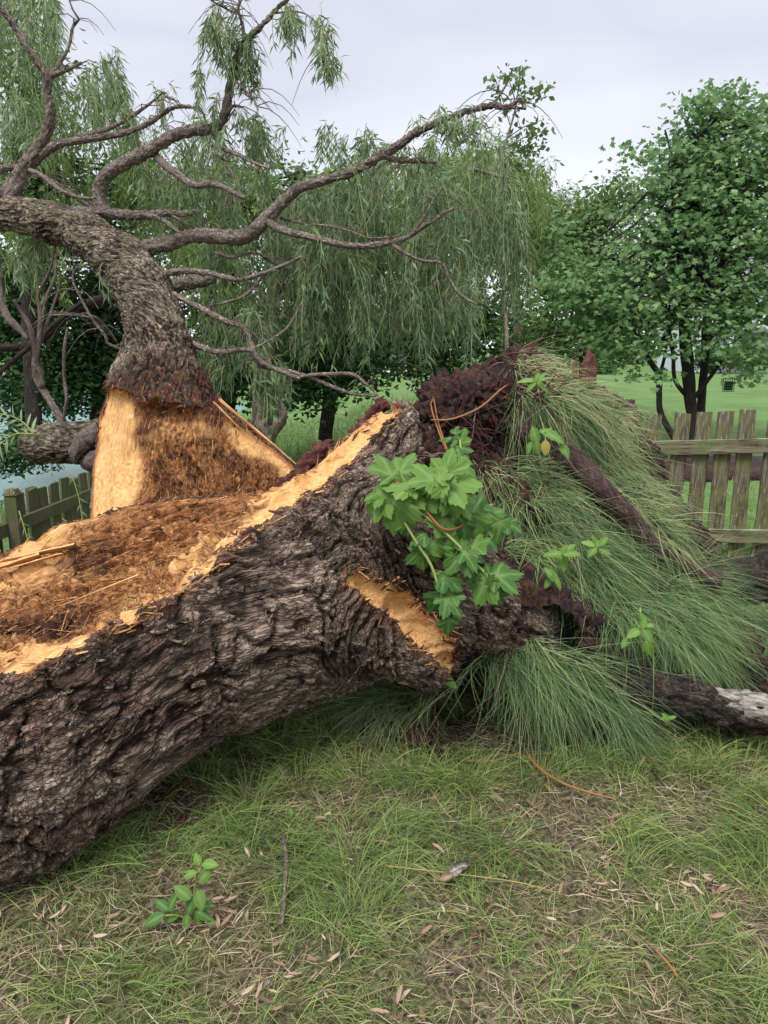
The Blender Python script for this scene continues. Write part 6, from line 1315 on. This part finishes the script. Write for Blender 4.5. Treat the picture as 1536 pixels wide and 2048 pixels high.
def chip(px, py, L, W, rot, label, mat, z=.05, seed=0):
    r = np.random.default_rng(seed); c = gpt(px, py); c[2] = ground_z(np.array([c[0]]), np.array([c[1]]))[0] + z; m = 9; V = []
    for s_ in (1, -1):
        for k_ in range(m): a = 2 * math.pi * k_ / m; q = 1 + r.normal(0, .2); V.append([math.cos(a) * L / 2 * q, math.sin(a) * W / 2 * q, s_ * .006 + r.normal(0, .003) + .01 * math.cos(a)])
    V = np.array(V); R = np.array([[math.cos(rot), -math.sin(rot), 0], [math.sin(rot), math.cos(rot), 0], [0, 0, 1]]); V = V @ R.T + c
    i = np.arange(m); j = (i + 1) % m; q = np.stack([i + m, j + m, j, i], 1)
    me = mesh_np('bark_chip', V, [q, np.array([list(range(m))]), np.array([list(range(2 * m - 1, m - 1, -1))])], mat, None, {'grain': V, 'rnd': np.full(len(V), .6)}); return tag(me, label, 'bark chip')
chip(915, 1765, .08, .034, .5, 'pale lichen-grey chip of bark in the middle of the lawn', M['pale'], seed=1); chip(893, 1780, .04, .025, .1, 'orange-ended fragment touching the pale bark chip', M['litter'], seed=2)
chip(1185, 1450, .05, .022, .2, 'brown bark flake at the foot of the mound', M['bark_dead'], .05, 3); chip(355, 1590, .12, .04, .9, 'long curled slab of bark in the grass under the log', M['redbark'], .04, 4); chip(1318, 1440, .035, .018, 1.2, 'white paper-like flake standing by the tiny weed', M['pale'], .05, 5)
chip(365, 1655, .06, .02, 1.4, 'small dark-red bark flake below the long slab', M['redbark'], .03, 6); chip(535, 1990, .02, .015, .4, 'small tan pebble-like chip on bare earth', M['pale'], .02, 7)
# narrow dead willow leaves: three hundred kept single, the rest as one litter
r = np.random.default_rng(90); n = 900; x = r.uniform(-1.8, 1.9, n); y = 1.3 + 2.2 * r.random(n) ** 1.1; kp = (np.abs(x) < y * .56 + .1); x, y = x[kp], y[kp]; n = len(x)
cl = perlin(np.c_[x, y, 0 * x] * 3 + 9) ; kp = r.random(n) < .45 + cl * 1.5; x, y = x[kp], y[kp]; n = len(x)
fx_, fy_ = [], []
for (px, py, k_) in [(425, 1835, 26), (445, 1850, 14), (1400, 1760, 22), (690, 1750, 12), (560, 1990, 16), (350, 1600, 16), (905, 1850, 10), (1190, 1780, 12), (60, 1850, 12), (1330, 1440, 8), (150, 1900, 8)]:
    c = gpt(px, py); fx_.append(c[0] + r.normal(0, .05, k_)); fy_.append(c[1] + r.normal(0, .04, k_))
x = np.r_[np.concatenate(fx_), x]; y = np.r_[np.concatenate(fy_), y]; n = len(x)
def dead_leaf_mesh(seed):
    r = np.random.default_rng(seed); V = []; L = 5
    for k_ in range(L + 1):
        t = k_ / L; w_ = .11 * math.sin(math.pi * t) ** .7 + .004; b = r.normal(0, .02)
        for s_ in (-1, 0, 1): V.append([s_ * w_ + .05 * math.sin(3 * t + seed), t - .5, .10 * math.sin(2.5 * t + seed) + abs(s_) * .06 + b])
    i = np.arange(L)[:, None] * 3; j = np.arange(2)[None]; q = np.stack([i + j, i + j + 1, i + j + 4, i + j + 3], -1).reshape(-1, 4)
    return mesh_np('dead_leaf', np.array(V), q, M['litter'], attrs={'rnd': np.full(len(V), r.random())}, mesh_only=True, smooth=True)
DM = [dead_leaf_mesh(s_) for s_ in range(10)]; z = ground_z(x, y)
P2 = []
for i in range(n):
    L = r.uniform(.022, .055); R_ = Matrix.Rotation(r.uniform(0, 6.28), 4, 'Z') @ Matrix.Rotation(r.normal(0, .35), 4, 'X') @ Matrix.Rotation(r.normal(0, .35), 4, 'Y')
    mt = Matrix.Translation((x[i], y[i], z[i] + r.uniform(.006, .038))) @ R_ @ Matrix.Scale(L, 4)
    P2.append((mt, DM[i % 10]))
VV = []; FF = []; RR = []; o_ = 0
for mt, me in P2:
    a = np.empty(len(me.vertices) * 3, np.float32); me.vertices.foreach_get('co', a); a = a.reshape(-1, 3) @ np.array(mt.to_3x3()).T + np.array(mt.translation)
    VV.append(a); FF.append(np.array([p_.vertices[:] for p_ in me.polygons]) + o_); RR.append(np.full(len(a), me.attributes['rnd'].data[0].value)); o_ += len(a)
tag(mesh_np('leaf_litter', np.concatenate(VV), np.concatenate(FF), M['litter'], None, {'rnd': np.concatenate(RR)}, True), 'scattered narrow brown willow leaves lying in the lawn', 'dead leaves', kind='stuff')
print('end', time.time() - T0, 'tris', sum(len(o.data.polygons) for o in bpy.data.objects if o.type == 'MESH'))
